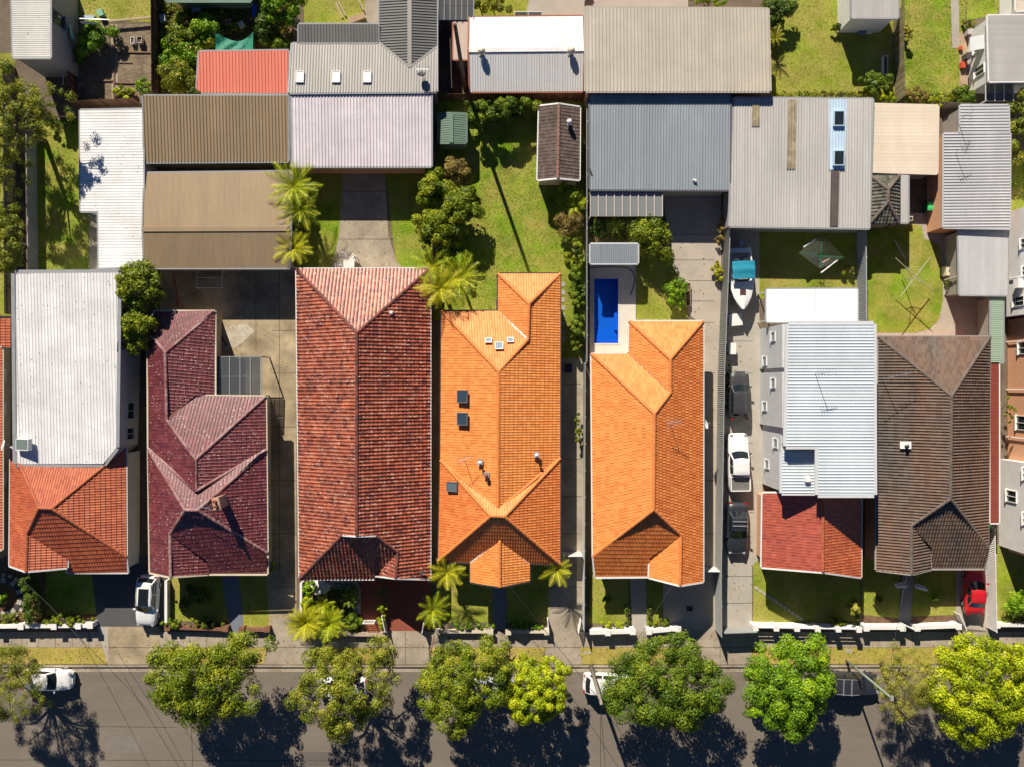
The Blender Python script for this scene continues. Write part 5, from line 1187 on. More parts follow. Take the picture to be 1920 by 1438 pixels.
# ------------------------------------------------------------------ fences and walls
def fence(label, pts, h, mat, style='steel', post=2.4, rib=.16, postmat=None, group=None):
    W_ = [P(a, b, 0) for a, b in pts]; c = sum(W_, Vector())/len(W_); t = thing('fence', label, 'fence', c, group=group); postmat = postmat or mat
    for a, b in zip(W_[:-1], W_[1:]):
        L = (b-a).length; d = (b-a)/L; n = max(1, round(L/post)); s = d.cross(Vector((0, 0, 1)))
        for i in range(n):
            p, q = a+d*(L*i/n), a+d*(L*(i+1)/n); mb = MB(); l = (q-p).length
            if style == 'steel':
                k = max(2, int(l/rib)); vs = []
                for j in range(k*2+1):
                    o = p+d*(l*j/(k*2))+s*(.045 if j % 2 else -.045); vs += [(o.x, o.y, .05), (o.x, o.y, h-.03)]
                mb.add(vs, [(2*j, 2*j+2, 2*j+3, 2*j+1) for j in range(k*2)])
            else:
                k = max(2, int(l/.105)); g = random.Random(i*7+int(l*100))
                for j in range(k):
                    o = p+d*(l*(j+.5)/k)+s*g.uniform(.0, .012); mb.box((o.x, o.y, h/2-.02+g.uniform(-.02, .02)), (.095, .018, h), math.atan2(d.y, d.x), r=g.random())
            mb.build('panel' if style == 'steel' else 'palings', mat, t, kind=None if style == 'steel' else 'stuff', attr=style != 'steel')
            mb = MB()
            for z in ((h-.02, .08) if style == 'steel' else (h-.35, .35)): mb.bar(p+Vector((0, 0, z))-s*(.04 if style != 'steel' else 0), q+Vector((0, 0, z))-s*(.04 if style != 'steel' else 0), .06, .06)
            mb.build('rail', postmat, t)
            MB().box((p.x-s.x*.05, p.y-s.y*.05, h/2-.03), (.09, .09, h+.05), math.atan2(d.y, d.x)).build('post', postmat, t)
    return t
F_GREY = M('grey_steel_fence', (.33, .345, .33), rough=.5, var=.05); F_LGREY = M('pale_steel_fence', (.42, .45, .47), rough=.5, var=.05)
F_PALE = M('olive_palings', (.26, .22, .12), var=.2, scale=3, rough=.95, pal=[(.17, .14, .07), (.26, .22, .12), (.33, .28, .15)]); F_BROWN = M('brown_palings', (.14, .075, .05), var=.2, scale=3, rough=.95, pal=[(.09, .045, .03), (.15, .08, .05), (.19, .11, .07)])
F_GREYT = M('grey_palings', (.2, .18, .15), var=.2, scale=3, rough=.95, pal=[(.13, .12, .1), (.2, .18, .15), (.27, .24, .2)])
fence('ribbed grey steel fence along the shared driveways', [(1357, 424), (1346, 700), (1340, 1068), (1341, 1180)], 2.2, F_GREY)
fence('pale steel fence between shaded lawn and hoist lawn', [(1606, 432), (1607, 604)], 1.9, F_LGREY)
fence('olive timber paling fence between the two sunny back lawns', [(1674, 30), (1678, 194)], 1.9, F_PALE, 'paling')
fence('dark brown timber fence behind the white stepped garage', [(148, 203), (268, 198)], 1.8, F_BROWN, 'paling')
fence('thin steel fence on the left of the dark back lawn', [(68, 232), (72, 512)], 1.5, F_GREY)
fence('grey timber fence under the gum tree at the left edge', [(28, 130), (32, 592)], 1.8, F_GREYT, 'paling')
fence('reddish brown paling fence right of the vegetable plot', [(299, -20), (301, 184)], 1.8, F_BROWN, 'paling')
fence('brown paling fence left of the vegetable plot', [(142, 120), (145, 194)], 1.5, F_BROWN, 'paling')
fence('timber boundary fence on the left of the long green lawn', [(815, 190), (815, 588)], 1.8, F_GREYT, 'paling')
fence('dark timber fence at the top end of the long green lawn', [(818, 190), (1094, 190)], 1.8, F_BROWN, 'paling')
fence('grey steel boundary fence on the right of the long green lawn', [(1097, 190), (1097, 680)], 1.7, F_GREY)
fence('grey steel fence along the narrow dark side passage', [(1094, 682), (1092, 1172)], 1.7, F_GREY)
fence('white steel fence along the red car driveway', [(1846, 985), (1850, 1176)], 1.5, PAINTW)
fence('low timber fence at the top of the right back yards', [(1760, 205), (1800, 205)], 1.6, F_GREYT, 'paling')
fence('dark steel fence between grey leaning pole and pale grey roof', [(845, 30), (850, 180)], 1.8, M('dark_fence', (.07, .07, .07)))
fence('paling fence between the two top centre yards', [(1096, -40), (1096, 14)], 1.6, F_GREYT, 'paling')

def low_wall(label, pts, h, th, mat, piers=(), ph=.25, cap=True, name='wall', pw=.4):
    W_ = [P(a, b, 0) for a, b in pts]; c = sum(W_, Vector())/len(W_); t = thing(name, label, 'wall', c)
    for a, b in zip(W_[:-1], W_[1:]):
        MB().bar(a+Vector((0, 0, h/2)), b+Vector((0, 0, h/2)), th, h+.04).build('wall_panel', mat, t)
        if cap: MB().bar(a+Vector((0, 0, h+.045)), b+Vector((0, 0, h+.045)), th+.08, .05).build('coping', mat, t)
    for x, y in piers:
        p = P(x, y, 0); MB().box((p.x, p.y, (h+ph)/2), (pw, pw, h+ph+.04)).box((p.x, p.y, h+ph+.05), (pw+.1, pw+.1, .07)).build('pier', mat, t)
    return t
low_wall('low white wall under the flowering hedge at left', [(-60, 1169), (182, 1167)], .8, .25, PAINTW, [(2, 1169), (52, 1168), (113, 1168), (158, 1167), (180, 1166)], .15)
BRK = M('brown_brick', (.20, .10, .06), var=.3, scale=4, rough=.9)
low_wall('low brown brick wall before the maroon house lawn', [(318, 1172), (428, 1176)], .5, .22, BRK, [(320, 1172), (428, 1174)], .15)
low_wall('short brown brick wall right of the maroon house path', [(456, 1176), (506, 1177)], .5, .22, BRK, [(458, 1175), (505, 1175)], .15)
low_wall('thin white side wall right of the white wagon', [(318, 1084), (318, 1162)], .7, .16, PAINTW)
low_wall('slim white side wall at the red house garden', [(569, 1088), (569, 1146)], .8, .12, PAINTW)
low_wall('white front wall with short piers left of the pale path', [(1104, 1179), (1185, 1177)], .9, .28, PAINTW, [(1137, 1179), (1183, 1177)], .12)
low_wall('white front wall with rounded end right of the pale path', [(1211, 1177), (1268, 1172)], .9, .28, PAINTW, [(1213, 1177), (1267, 1172)], .12)
low_wall('white ornamental front wall left of the grey path', [(1612, 1170), (1682, 1170)], .9, .25, PAINTW, [(1614, 1170), (1681, 1170)], .2)
low_wall('white ornamental front wall right of the grey path', [(1706, 1170), (1786, 1167)], .9, .25, PAINTW, [(1708, 1170), (1784, 1167)], .2)
low_wall('white front wall at the far right corner', [(1856, 1166), (2010, 1166)], .8, .22, PAINTW, [(1858, 1166)], .1)
low_wall('rendered boundary wall behind the front hedges', [(820, 1180), (922, 1180)], .5, .2, PAINTC, [(822, 1180), (920, 1180)], .15)
low_wall('rendered boundary wall right of the blue grey path', [(951, 1180), (1026, 1180)], .5, .2, PAINTC, [(953, 1180), (1025, 1180)], .15)
low_wall('stone edged garden wall before the golden palms', [(570, 1184), (724, 1186)], .45, .25, M('pale_stone', (.42, .33, .24), var=.3, scale=4))
# post and rail wall before the two storey house
t = thing('fence', 'white post and rail front fence on low wall before the two storey house', 'fence', P(1508, 1170, 0))
pa, pb = P(1408, 1168, 0), P(1598, 1171, 0); d = pb-pa
MB().bar(pa+Vector((0, 0, .25)), pb+Vector((0, 0, .25)), .3, .54).build('base_wall', PAINTW, t)
for i in range(6):
    p = pa.lerp(pb, i/5); MB().box((p.x, p.y, .68), (.38, .38, 1.4)).box((p.x, p.y, 1.41), (.46, .46, .08)).build('pier', PAINTW, t)
for z in (.72, .95, 1.18):
    for i in range(5): MB().tube([pa.lerp(pb, i/5)+Vector((0, 0, z)), pa.lerp(pb, (i+1)/5)+Vector((0, 0, z))], .075, 8).build('rail', PAINTG, t)
# gates
def gate(label, a, b, h, mat, n, w=.04, solid=False, z0=.06):
    a, b = P(*a, 0), P(*b, 0); t = thing('gate', label, 'gate', (a+b)/2)
    mb = MB()
    for z in (z0+.03, h): mb.bar(a+Vector((0, 0, z)), b+Vector((0, 0, z)), .06, .06)
    for p in (a, b): mb.bar(p+Vector((0, 0, z0-.04)), p+Vector((0, 0, h+.04)), .07, .07)
    mb.build('frame', mat, t)
    for i in range(n):
        p = a.lerp(b, (i+.5)/n); MB().box((p.x, p.y, (h+z0)/2), (w, w, h-z0)).build('bar', mat, t)
    return t
gate('grey slatted sliding gate across the long driveway', (1350, 1176), (1408, 1174), 1.6, F_GREY, 22, .1)
gate('white gate leaf at the left of the concrete driveway', (1026, 1156), (1028, 1178), 1.1, PAINTW, 8)
gate('white gate leaf at the right of the concrete driveway', (1087, 1157), (1083, 1179), 1.1, PAINTW, 8)
gate('small white garden gate above terracotta steps', (684, 1162), (704, 1162), 1.0, PAINTW, 8)
gate('white forecourt gate leaf folded open beside topiary', (720, 1148), (726, 1176), 1.2, PAINTW, 12)
gate('white forecourt gate leaf at the right side', (797, 1160), (794, 1178), 1.2, PAINTW, 8)
gate('white side passage gate beside the orange house', (1047, 1034), (1088, 1034), 1.8, PAINTW, 16, .08)
gate('white side gate between second orange house and ribbed fence', (1312, 1062), (1340, 1062), 1.8, PAINTW, 12, .09)
gate('white picket gate by the red car', (1788, 1146), (1800, 1174), 1.0, PAINTW, 10, .07)
gate('white gate standing open at the grey path', (1684, 1164), (1703, 1173), 1.0, PAINTW, 10, .07)
t = thing('garden_steps', 'terracotta steps below the small white gate', 'steps', P(700, 1176, 0))
for i in range(4): p = P(696+2*i, 1169+i*4.2, 0); MB().box((p.x, p.y, .14-.03*i), (1.1, .2, .22-.05*i)).build('step', M('terracotta_step', (.42, .15, .07), var=.15), t)

# ------------------------------------------------------------------ vehicles
def paint(name, c, coat=.8, rough=.35): return M('paint_'+name, c, var=.02, fine=.0, rough=rough, spec=.5, coat=coat)
P_WHITE = paint('white', (.78, .78, .77)); P_GREY = paint('dark_grey', (.03, .033, .04)); P_RED = paint('red', (.55, .015, .02)); P_BLACK = paint('black', (.025, .026, .03)); P_SILV = paint('silver', (.4, .41, .43))
CARGLASS = glassmat('car_glass', (.012, .017, .02), .03); LAMP = glassmat('lamp_lens', (.3, .31, .32), .08); TAIL = glassmat('tail_lamp', (.35, .01, .01), .2)
SED = [(-.5, .70, .50), (-.49, .84, .80), (-.455, .93, .96), (-.38, .975, 1.0), (-.25, 1, 1.0), (-.05, 1, .98), (.12, 1, .97), (.2, .99, .95), (.32, .97, .89), (.42, .92, .80), (.475, .83, .70), (.495, .70, .58), (.5, .6, .45)]
SUVP = [(-.5, .74, .55), (-.492, .87, .95), (-.465, .945, 1.05), (-.38, .98, 1.06), (-.2, 1, 1.06), (0, 1, 1.05), (.15, 1, 1.03), (.25, .985, 1.0), (.36, .96, .95), (.44, .91, .88), (.485, .80, .76), (.5, .66, .55)]
def car(label, px, py, ang, L, Wd, Ht, pm, kind='sedan', sunroof=False, racks=False, cat='car', name='parked_car', zmid=.8):
    c = P(px, py, zmid); base = -.13 if py > 1240 else .022
    t = thing(name, label, cat, (c.x, c.y, base), ang); hw = Wd/2
    prof = SUVP if kind in ('suv', 'ute', 'hatch', 'van') else SED
    vs = []; fs = []; m = 13
    for (fx, fw, zt) in prof:
        w_ = hw*fw
        half = [(.90*w_, .22), (1.0*w_, .42), (1.0*w_, max(.46, zt-.2)), (.965*w_, max(.5, zt-.06)), (.88*w_, zt), (.45*w_, zt+.025)]
        row = [(y, z) for y, z in half]+[(0, zt+.032)]+[(-y, z) for y, z in half[::-1]]
        vs += [(fx*L, y, z) for y, z in row]
    n = len(prof)
    for i in range(n-1):
        for j in range(m-1): fs.append((i*m+j, i*m+j+1, (i+1)*m+j+1, (i+1)*m+j))
    fs += [tuple(range(m)), tuple(range((n-1)*m, n*m))[::-1]]
    body = MB().add(vs, fs).build('body', pm, t, world=False, smooth=True)
    G = {'sedan': (-.36, -.235, .03, .20, .97), 'suv': (-.485, -.40, .07, .215, 1.05), 'hatch': (-.48, -.385, .08, .24, 1.04), 'ute': (-.235, -.205, .075, .205, 1.05), 'van': (-.49, -.45, .14, .27, 1.05)}[kind]
    xr0, xr1, xf1, xf0 = (q*L for q in G[:4]); zb_ = G[4]-.02; wb_, wt = hw*.90, hw*.70 if kind == 'sedan' else hw*.76
    zr_ = Ht-.07
    def gp(r, side, s, off=0.):
        x_f, x_r = xf0+(xf1-xf0)*r, xr0+(xr1-xr0)*r; w2 = wb_+(wt-wb_)*r; z = zb_+(zr_-zb_)*r; k = .16*(1-r*.35)
        if side == 'F': y = w2*(1-2*s); return Vector((x_f-k*(1-2*s)**2*1.0+off*.8, y, z+off*.6))
        if side == 'B': y = -w2*(1-2*s); return Vector((x_r+k*.6*(1-2*s)**2-off*.8, y, z+off*.6))
        x = x_r+k*.6+(x_f-k-x_r-k*.6)*s; y = w2+.03*math.sin(math.pi*s)
        if side == 'L': return Vector((x, y+off*.9, z+off*.4))
        return Vector((x, -y-off*.9, z+off*.4))
    mb = MB(); nr, ns = 4, 8
    def patch(side, s0, s1, r0, r1, off=0., a=6, b=4):
        v = [gp(r0+(r1-r0)*j/b, side, s0+(s1-s0)*i/a, off) for j in range(b+1) for i in range(a+1)]
        return v, [(j*(a+1)+i, j*(a+1)+i+1, (j+1)*(a+1)+i+1, (j+1)*(a+1)+i) for j in range(b) for i in range(a)]
    for sd in 'FBLR': mb.add(*patch(sd, 0, 1, 0, 1))
    ca, cb = 8, 6; rv = []
    for j in range(ca+1):
        for i in range(cb+1):
            u = j/ca; v = i/cb
            y = wt*(1-2*v); xf_ = gp(1, 'F', v).x; xr_ = gp(1, 'B', 1-v).x
            x = xr_+(xf_-xr_)*u; e = min(1., 4*u*(1-u)*1.8)*min(1., 4*v*(1-v)*1.6); rv.append((x, y*(1+.02*0), zr_+.07*e))
    mb.add(rv, [(j*(cb+1)+i, j*(cb+1)+i+1, (j+1)*(cb+1)+i+1, (j+1)*(cb+1)+i) for j in range(ca) for i in range(cb)])
    cab = mb.build('cabin', pm, t, world=False, smooth=True)
    MB().add(*patch('F', .05, .95, .06, .93, .012)).build('windscreen', CARGLASS, t, world=False, smooth=True)
    MB().add(*patch('B', .06, .94, .16, .92, .012)).build('rear_window', CARGLASS, t, world=False, smooth=True)
    sp = [(.07, .47), (.51, .93)]
    for sd in 'LR':
        for a_, b_ in sp: MB().add(*patch(sd, a_, b_, .10, .90, .012)).build('side_window', CARGLASS, t, world=False, smooth=True)
    for sx in (-.30, .315):
        for sy in (-1, 1):
            q = Vector((sx*L, sy*(hw-.11), .33)); mbw = MB()
            for (r0, y0, r1, y1) in ((.33, -.11, .33, .11),):
                pts = []; nn = 16
                for yy, rr in ((-.115, .30), (-.10, .33), (.10, .33), (.115, .30)):
                    pts += [(q.x+rr*math.cos(2*math.pi*k/nn), q.y+yy, q.z+rr*math.sin(2*math.pi*k/nn)) for k in range(nn)]
                f = [(a*nn+k, a*nn+(k+1) % nn, (a+1)*nn+(k+1) % nn, (a+1)*nn+k) for a in range(3) for k in range(nn)]+[tuple(range(nn)), tuple(range(3*nn, 4*nn))]
                mbw.add(pts, f)
            wh = mbw.build('wheel', BLACK, t, world=False)
            mbr = MB(); yy = q.y+sy*.12
            mbr.add([(q.x+.2*math.cos(2*math.pi*k/12), yy, q.z+.2*math.sin(2*math.pi*k/12)) for k in range(12)], [tuple(range(12))]); mbr.build('rim', STEEL, wh, world=False)
    for sy in (-1, 1):
        mb = MB().box((xf0-.28*L*.2, sy*(hw+.07), 1.0), (.12, .2, .13)); mb.build('mirror', pm if kind != 'ute' else DARKT, t, world=False)
        MB().box((L*.465, sy*hw*.66, prof[-3][2]+.02), (.2, .26, .06), -sy*.5).build('headlight', LAMP, t, world=False)
        MB().box((-L*.485, sy*hw*.74, .86 if kind == 'sedan' else .98), (.12, .26, .14), sy*.3).build('tail_light', TAIL, t, world=False)
    for sx in (-.497, .497): MB().box((sx*L, 0, .48), (.05, .5, .12)).build('number_plate', PAINTW, t, world=False)
    if kind == 'ute':
        x0, x1 = -.485*L, -.245*L; mb = MB()
        for (cx, cy, sx, sy) in (((x0+x1)/2, hw*.9, x1-x0, .1), ((x0+x1)/2, -hw*.9, x1-x0, .1), (x0, 0, .08, hw*1.8), (x1, 0, .06, hw*1.8)): mb.box((cx, cy, 1.18), (sx, sy, .28))
        mb.build('tray_sides', pm, t, world=False); MB().box(((x0+x1)/2, 0, 1.14), (x1-x0-.1, hw*1.7, .06)).build('tray_liner', M('tray_liner', (.16, .15, .14), rough=.7), t, world=False)
    if sunroof: MB().box(((xr1+xf1)/2+.05*L, 0, zr_+.073), ((xf1-xr1)*.72, wt*1.25, .02)).build('sunroof', CARGLASS, t, world=False)
    if racks:
        for fx in (.3, .62): MB().box((xr1+(xf1-xr1)*fx, 0, zr_+.13), (.09, wt*2.0, .05)).build('roof_rack', STEEL, t, world=False)
    if kind == 'suv':
        for sy in (-1, 1): MB().tube([(xr1+.1, sy*wt*.9, zr_+.06), ((xr1+xf1)/2, sy*wt*.93, zr_+.11), (xf1-.15, sy*wt*.9, zr_+.06)], .025, 6).build('roof_rail', STEEL, t, world=False)
    return t
D = math.radians
car('white wagon with dark sunroof parked in the bitumen driveway', 276, 1126, D(-93), 4.45, 1.85, 1.6, P_WHITE, 'suv', sunroof=True)
car('white hatchback parked under the wispy tree at the left end', 86, 1275, D(-1), 4.4, 1.85, 1.5, P_WHITE, 'hatch')
car('white car hidden under the open twiggy tree', 640, 1289, D(178), 4.4, 1.8, 1.5, P_WHITE, 'hatch')
car('silver car almost hidden between green tree and bright round tree', 928, 1290, D(180), 4.3, 1.8, 1.45, P_SILV, 'sedan')
car('white hatchback parked beside the power pole', 1142, 1283, D(-3), 4.5, 1.8, 1.75, P_WHITE, 'hatch')
car('dark grey four wheel drive under the vivid green tree', 1600, 1282, D(-2), 4.7, 1.9, 1.75, P_GREY, 'suv', racks=True)
car('dark grey car at the top of the parked driveway row', 1386, 741, D(89), 4.2, 1.75, 1.5, paint('charcoal', (.045, .045, .048)), 'hatch')
car('white utility with open tray in the driveway', 1385, 866, D(91), 5.1, 1.85, 1.72, P_WHITE, 'ute', cat='ute')
car('dark sedan with roof racks at the front of the driveway row', 1383, 990, D(-91), 4.6, 1.82, 1.45, P_GREY, 'sedan', racks=True)
car('red sedan parked beside the brown house', 1829, 1106, D(88), 4.3, 1.75, 1.42, P_RED, 'sedan')

# boat on trailer
bc = P(1388, 521, .9); t = thing('boat', 'white runabout boat with teal canopy and outboard on trailer', 'boat', (bc.x, bc.y, .022), D(-88))
HULL = P_WHITE; st = [(-2.6, .88, .55, 1.18), (-2.2, .98, .5, 1.2), (-1, 1.06, .45, 1.24), (0, 1.08, .45, 1.28), (1, 1.0, .47, 1.34), (1.8, .78, .55, 1.4), (2.4, .46, .7, 1.45), (2.85, .1, 1.0, 1.5)]
vs = []; fs = []
for x, hw_, zk, zg in st:
    r = [(0, zk), (hw_*.75, zk+.22), (hw_*.95, zg-.3), (hw_, zg-.02), (hw_*.96, zg+.02), (hw_*.84, zg+.02)]
    vs += [(x, y, z) for y, z in r[::-1]]+[(x, -y, z) for y, z in r[1:]]
m = 11
for i in range(len(st)-1):
    for j in range(m-1): fs.append((i*m+j, i*m+j+1, (i+1)*m+j+1, (i+1)*m+j))
fs.append(tuple(range(m)))
MB().add(vs, fs).build('hull', HULL, t, world=False, smooth=True)
# foredeck and cockpit
dk = []; df = []
for i, (x, hw_, zk, zg) in enumerate([(.35, 1.06, 0, 1.3), (1, 1.0, 0, 1.34), (1.8, .78, 0, 1.4), (2.4, .46, 0, 1.45), (2.85, .1, 0, 1.5)]):
    for k in range(5): s = -1+.5*k; dk.append((x, s*hw_*.86, zg+.03+.12*(1-s*s)))
for i in range(4):
    for k in range(4): df.append((i*5+k, i*5+k+1, (i+1)*5+k+1, (i+1)*5+k))
MB().add(dk, df).build('foredeck', HULL, t, world=False, smooth=True)
MB().box((1.35, 0, 1.52), (.55, .5, .05)).build('hatch', M('hatch_brown', (.09, .05, .045), rough=.4), t, world=False)
MB().box((-1.05, 0, .72), (2.8, 1.7, .06)).build('cockpit_floor', M('cockpit_grey', (.4, .39, .36)), t, world=False)
for y in (-.45, .45): MB().box((-1.3, y, .95), (.5, .45, .45)).box((-1.52, y, 1.25), (.1, .45, .4)).build('seat', M('seat_dark', (.06, .06, .07)), t, world=False)
MB().box((-2.35, 0, 1.0), (.4, 1.6, .5)).build('transom_bench', HULL, t, world=False)
wsv = [(.1, -.85, 1.3), (.5, -.45, 1.35), (.5, .45, 1.35), (.1, .85, 1.3), (-.1, -.8, 1.7), (.25, -.4, 1.75), (.25, .4, 1.75), (-.1, .8, 1.7)]
MB().add(wsv, [(0, 1, 5, 4), (1, 2, 6, 5), (2, 3, 7, 6)]).build('windscreen', CARGLASS, t, world=False)
cv = []; cf = []
for i in range(9):
    x = -1.3+1.55*i/8
    for k in range(9): s = -1+k/4; cv.append((x, s*.98, 2.05+.14*(1-s*s)-.1*(abs(i-4)/4)**2-(.07 if i % 4 == 2 else 0)-.02*(i % 2)))
for i in range(8):
    for k in range(8): cf.append((i*9+k, i*9+k+1, (i+1)*9+k+1, (i+1)*9+k))
TEAL = M('teal_canvas', (.02, .25, .36), var=.15, scale=2, rough=.8)
MB().add(cv, cf).build('canopy', TEAL, t, world=False, smooth=True)
mb = MB()
for y in (-.95, .95):
    mb.tube([(-.5, y, 1.2), (-1.25, y, 2.0)], .02); mb.tube([(-.5, y, 1.2), (.2, y, 2.0)], .02)
mb.build('canopy_frame', STEEL, t, world=False)
ob = MB().box((-2.95, 0, 1.35), (.5, .42, .55)).box((-2.95, 0, 1.65), (.36, .32, .12)).box((-2.98, 0, .85), (.22, .16, .7)).build('outboard_motor', M('outboard_grey', (.25, .3, .38), rough=.35, coat=.5), t, world=False)
tr = MB()
for y in (-.55, .55): tr.bar((-2.5, y, .45), (1.7, y, .45), .08, .1)
for y in (-.55, .55): tr.bar((1.7, y, .45), (3.4, 0, .5), .08, .1)
tr.bar((2.6, 0, .5), (3.5, 0, .5), .1, .1)
for x in (-2.2, -.8, .8): tr.bar((x, -.75, .42), (x, .75, .42), .07, .08)
trl = tr.build('trailer', STEEL, t, world=False)
for y in (-.98, .98):
    mw_ = MB(); nn = 14
    mw_.add([(-.9+.28*math.cos(2*math.pi*k/nn), y+s*.09, .28+.28*math.sin(2*math.pi*k/nn)) for s in (-1, 1) for k in range(nn)], [(k, (k+1) % nn, nn+(k+1) % nn, nn+k) for k in range(nn)]+[tuple(range(nn)), tuple(range(nn, 2*nn))]); mw_.build('trailer_wheel', BLACK, trl, world=False)
    MB().box((-.9, y, .6), (.75, .24, .03)).build('mudguard', DARKT, trl, world=False)
def ribbed_box(label, px, py, sx, sy, h, mat, name='storage_box', cat='box', rz=0., lid=True):
    c = P(px, py, h); t = thing(name, label, cat, (c.x, c.y, .02), rz)
    mb = MB().box((0, 0, h/2-.03), (sx, sy, h))
    for i in range(int(sx/.12)): mb.box((-sx/2+.06+i*.12, 0, h/2), (.03, sy+.03, h*.8))
    mb.build('body', mat, t, world=False)
    if lid: MB().box((0, 0, h), (sx+.06, sy+.06, .06)).build('lid', mat, t, world=False)
    return t
ribbed_box('white ribbed storage tub under the trailer drawbar', 1379, 600, 1.1, 1.0, .6, PAINTW, rz=.1)
ribbed_box('white ribbed storage tub further down the driveway', 1373, 654, .6, .95, .7, PAINTW)

# ------------------------------------------------------------------ clothes hoists
def hoist(label, px, py, z, tips, mat, lines, linemat, r=.025):
    c = P(px, py, z); t = thing('clothes_hoist', label, 'clothes line', (c.x, c.y, 0))
    MB().tube([(c.x, c.y, -.05), (c.x, c.y, z+.1)], [.035, .03], 8).build('post', mat, t)
    ends = [P(a, b, z+.05) for a, b in tips]
    for e in ends: MB().tube([Vector((c.x, c.y, z-.02)), e], r, 6).build('arm', mat, t)
    mb = MB()
    for e in ends: mb.tube([Vector((c.x, c.y, z-.65)), Vector((c.x, c.y, z)).lerp(e, .45)], r*.7, 5)
    mb.build('braces', mat, t)
    for q in lines:
        pts = [Vector((c.x, c.y, z)).lerp(e, q) for e in ends]
        MB().tube(pts+[pts[0]], .006, 4).build('line', linemat, t)
    return c, ends
GREENP = M('green_enamel', (.03, .22, .12), rough=.4)
c, e = hoist('green rotary clothes hoist strung with lines over the shaded lawn', 1540, 480, 2.1, [(1499, 475), (1541, 442), (1581, 483), (1537, 503)], GREENP, [.3, .42, .54, .66, .78, .89, 1.], M('white_line', (.6, .62, .6)))
def cloth(label, a, b, z, drop, mat, name='hanging_cloth'):
    a, b = P(*a, z), P(*b, z); n = 8; vs = []; fs = []; d = (b-a).normalized(); s = d.cross(Vector((0, 0, 1)))
    for sd in (1, -1):
        k0 = len(vs)
        for j in range(4):
            for i in range(n+1): p = a.lerp(b, i/n)+s*sd*(.012+.05*math.sin(j*1.1)*(1+.4*math.sin(i*2.)))-Vector((0, 0, drop*j/3)); vs.append(p)
        fs += [(k0+j*(n+1)+i, k0+j*(n+1)+i+1, k0+(j+1)*(n+1)+i+1, k0+(j+1)*(n+1)+i) for j in range(3) for i in range(n)]
    return setp(MB().add(vs, fs).build(name, mat, smooth=True), label, 'laundry')
CL = M('laundry_white', (.78, .78, .78), var=.05, rough=.9)
cloth('white towel hanging on the lower right line of the green hoist', (1541, 512), (1572, 488), 2.05, .5, CL)
cloth('white cloth on the upper left line of the green hoist', (1508, 464), (1530, 448), 2.05, .4, CL)
cloth('red and white shirt hanging inside the green hoist', (1543, 493), (1557, 485), 2.05, .5, M('laundry_tan', (.5, .33, .25)))
hoist('bare weathered clothes hoist with four arms over the sunny lawn', 1717, 519, 2.35, [(1679, 484), (1745, 482), (1750, 545), (1688, 557)], M('weathered_pipe', (.42, .38, .24), rough=.7), [.35, .5], M('white_line', (.6, .62, .6)), .035)
cable('metal_pipe', 'loose galvanised pipe standing over the shaded lawn corner', 'pipe', [P(1677, 450, 1.2), P(1698, 487, .05)], .03, M('blue_grey_pipe', (.35, .42, .5)))

# ------------------------------------------------------------------ poles and cables
def pole(label, px, py, h, r, mat, arms=2, name='power_pole', cat='power pole'):
    c = P(px, py, h); t = thing(name, label, cat, (c.x, c.y, 0)); MB().tube([(c.x, c.y, -.1), (c.x, c.y, h)], [r*1.15, r*.8], 10).build('shaft', mat, t, smooth=True)
    for i in range(arms):
        z = h-.35-i*1.0; a = MB().box((c.x, c.y+.14, z), (1.8 if i == 0 else 1.2, .1, .12)).build('crossarm', TIMBER, t)
        for k in (-.8, -.3, .3, .8): MB().lathe((c.x+k*(1 if i == 0 else .65), c.y+.14, z+.05), [(.03, 0), (.05, .06), (.03, .1), (.045, .14), (.01, .18)], 8).build('insulator', PAINTGR, a, world=False)
    return c
cp1 = pole('grey timber power pole standing over a parked white hatchback', 1128, 1320, 8.4, .16, BARKG, 0)
cp2 = pole('slender green grey street light pole beside the thin olive tree', 1672, 1308, 8.4, .10, M('pole_green', (.22, .27, .22)), 0, 'street_lamp', 'street lamp')
for o in [o for o in bpy.data.objects if o.parent and o.parent.name.startswith('street_lamp')]: lamp_t = o.parent
MB().box(cp2+Vector((0, 0, .06)), (.22, .4, .12)).build('lamp_head', PAINTGR, lamp_t)
cp3 = pole('tall dark timber power pole behind the long green lawn', 853, 47, 12.6, .17, BARK, 0)
WIRE = M('black_cable', (.02, .02, .022), rough=.6)
def sag(a, b, s=.25, n=8): return [Vector(a).lerp(Vector(b), i/n)-Vector((0, 0, 4*s*(i/n)*(1-i/n))) for i in range(n+1)]
for lb, a, b in (('black service cable crossing the road left of the broad tree', P(130, 1160, 4.5), P(286, 1450, 6.5)), ('black service cable starting at the concrete crossing', P(222, 1225, 5.), P(356, 1450, 6.5)),
                 ('black cable crossing the road through the broad green tree', P(352, 1300, 5.5), P(361, 1450, 6.5)), ('black cable from the power pole straight across the road', cp1-Vector((0, 0, .3)), P(1126, 1480, 7.)),
                 ('second black cable from the power pole across the road', cp1-Vector((0, 0, .6)), P(1138, 1480, 7.)), ('black cable from the power pole towards the bottom right', cp1-Vector((.1, 0, .2)), P(1240, 1480, 7.)),
                 ('black service cable from the power pole to the orange house porch', cp1-Vector((0, 0, .4)), P(950, 1092, 3.9)), ('black service cable from the power pole to the second orange house', cp1-Vector((0, 0, .8)), P(1262, 1096, 4.2)),
                 ('black service cable from the street lamp to the brown house', cp2-Vector((0, 0, .8)), P(1702, 1074, 4.2)), ('black cable across the garden bed at far left', P(40, 1085, 3.), P(160, 1210, 5.5))):
    cable('service_cable', lb, 'cable', sag(a, b), .018, WIRE, 4)
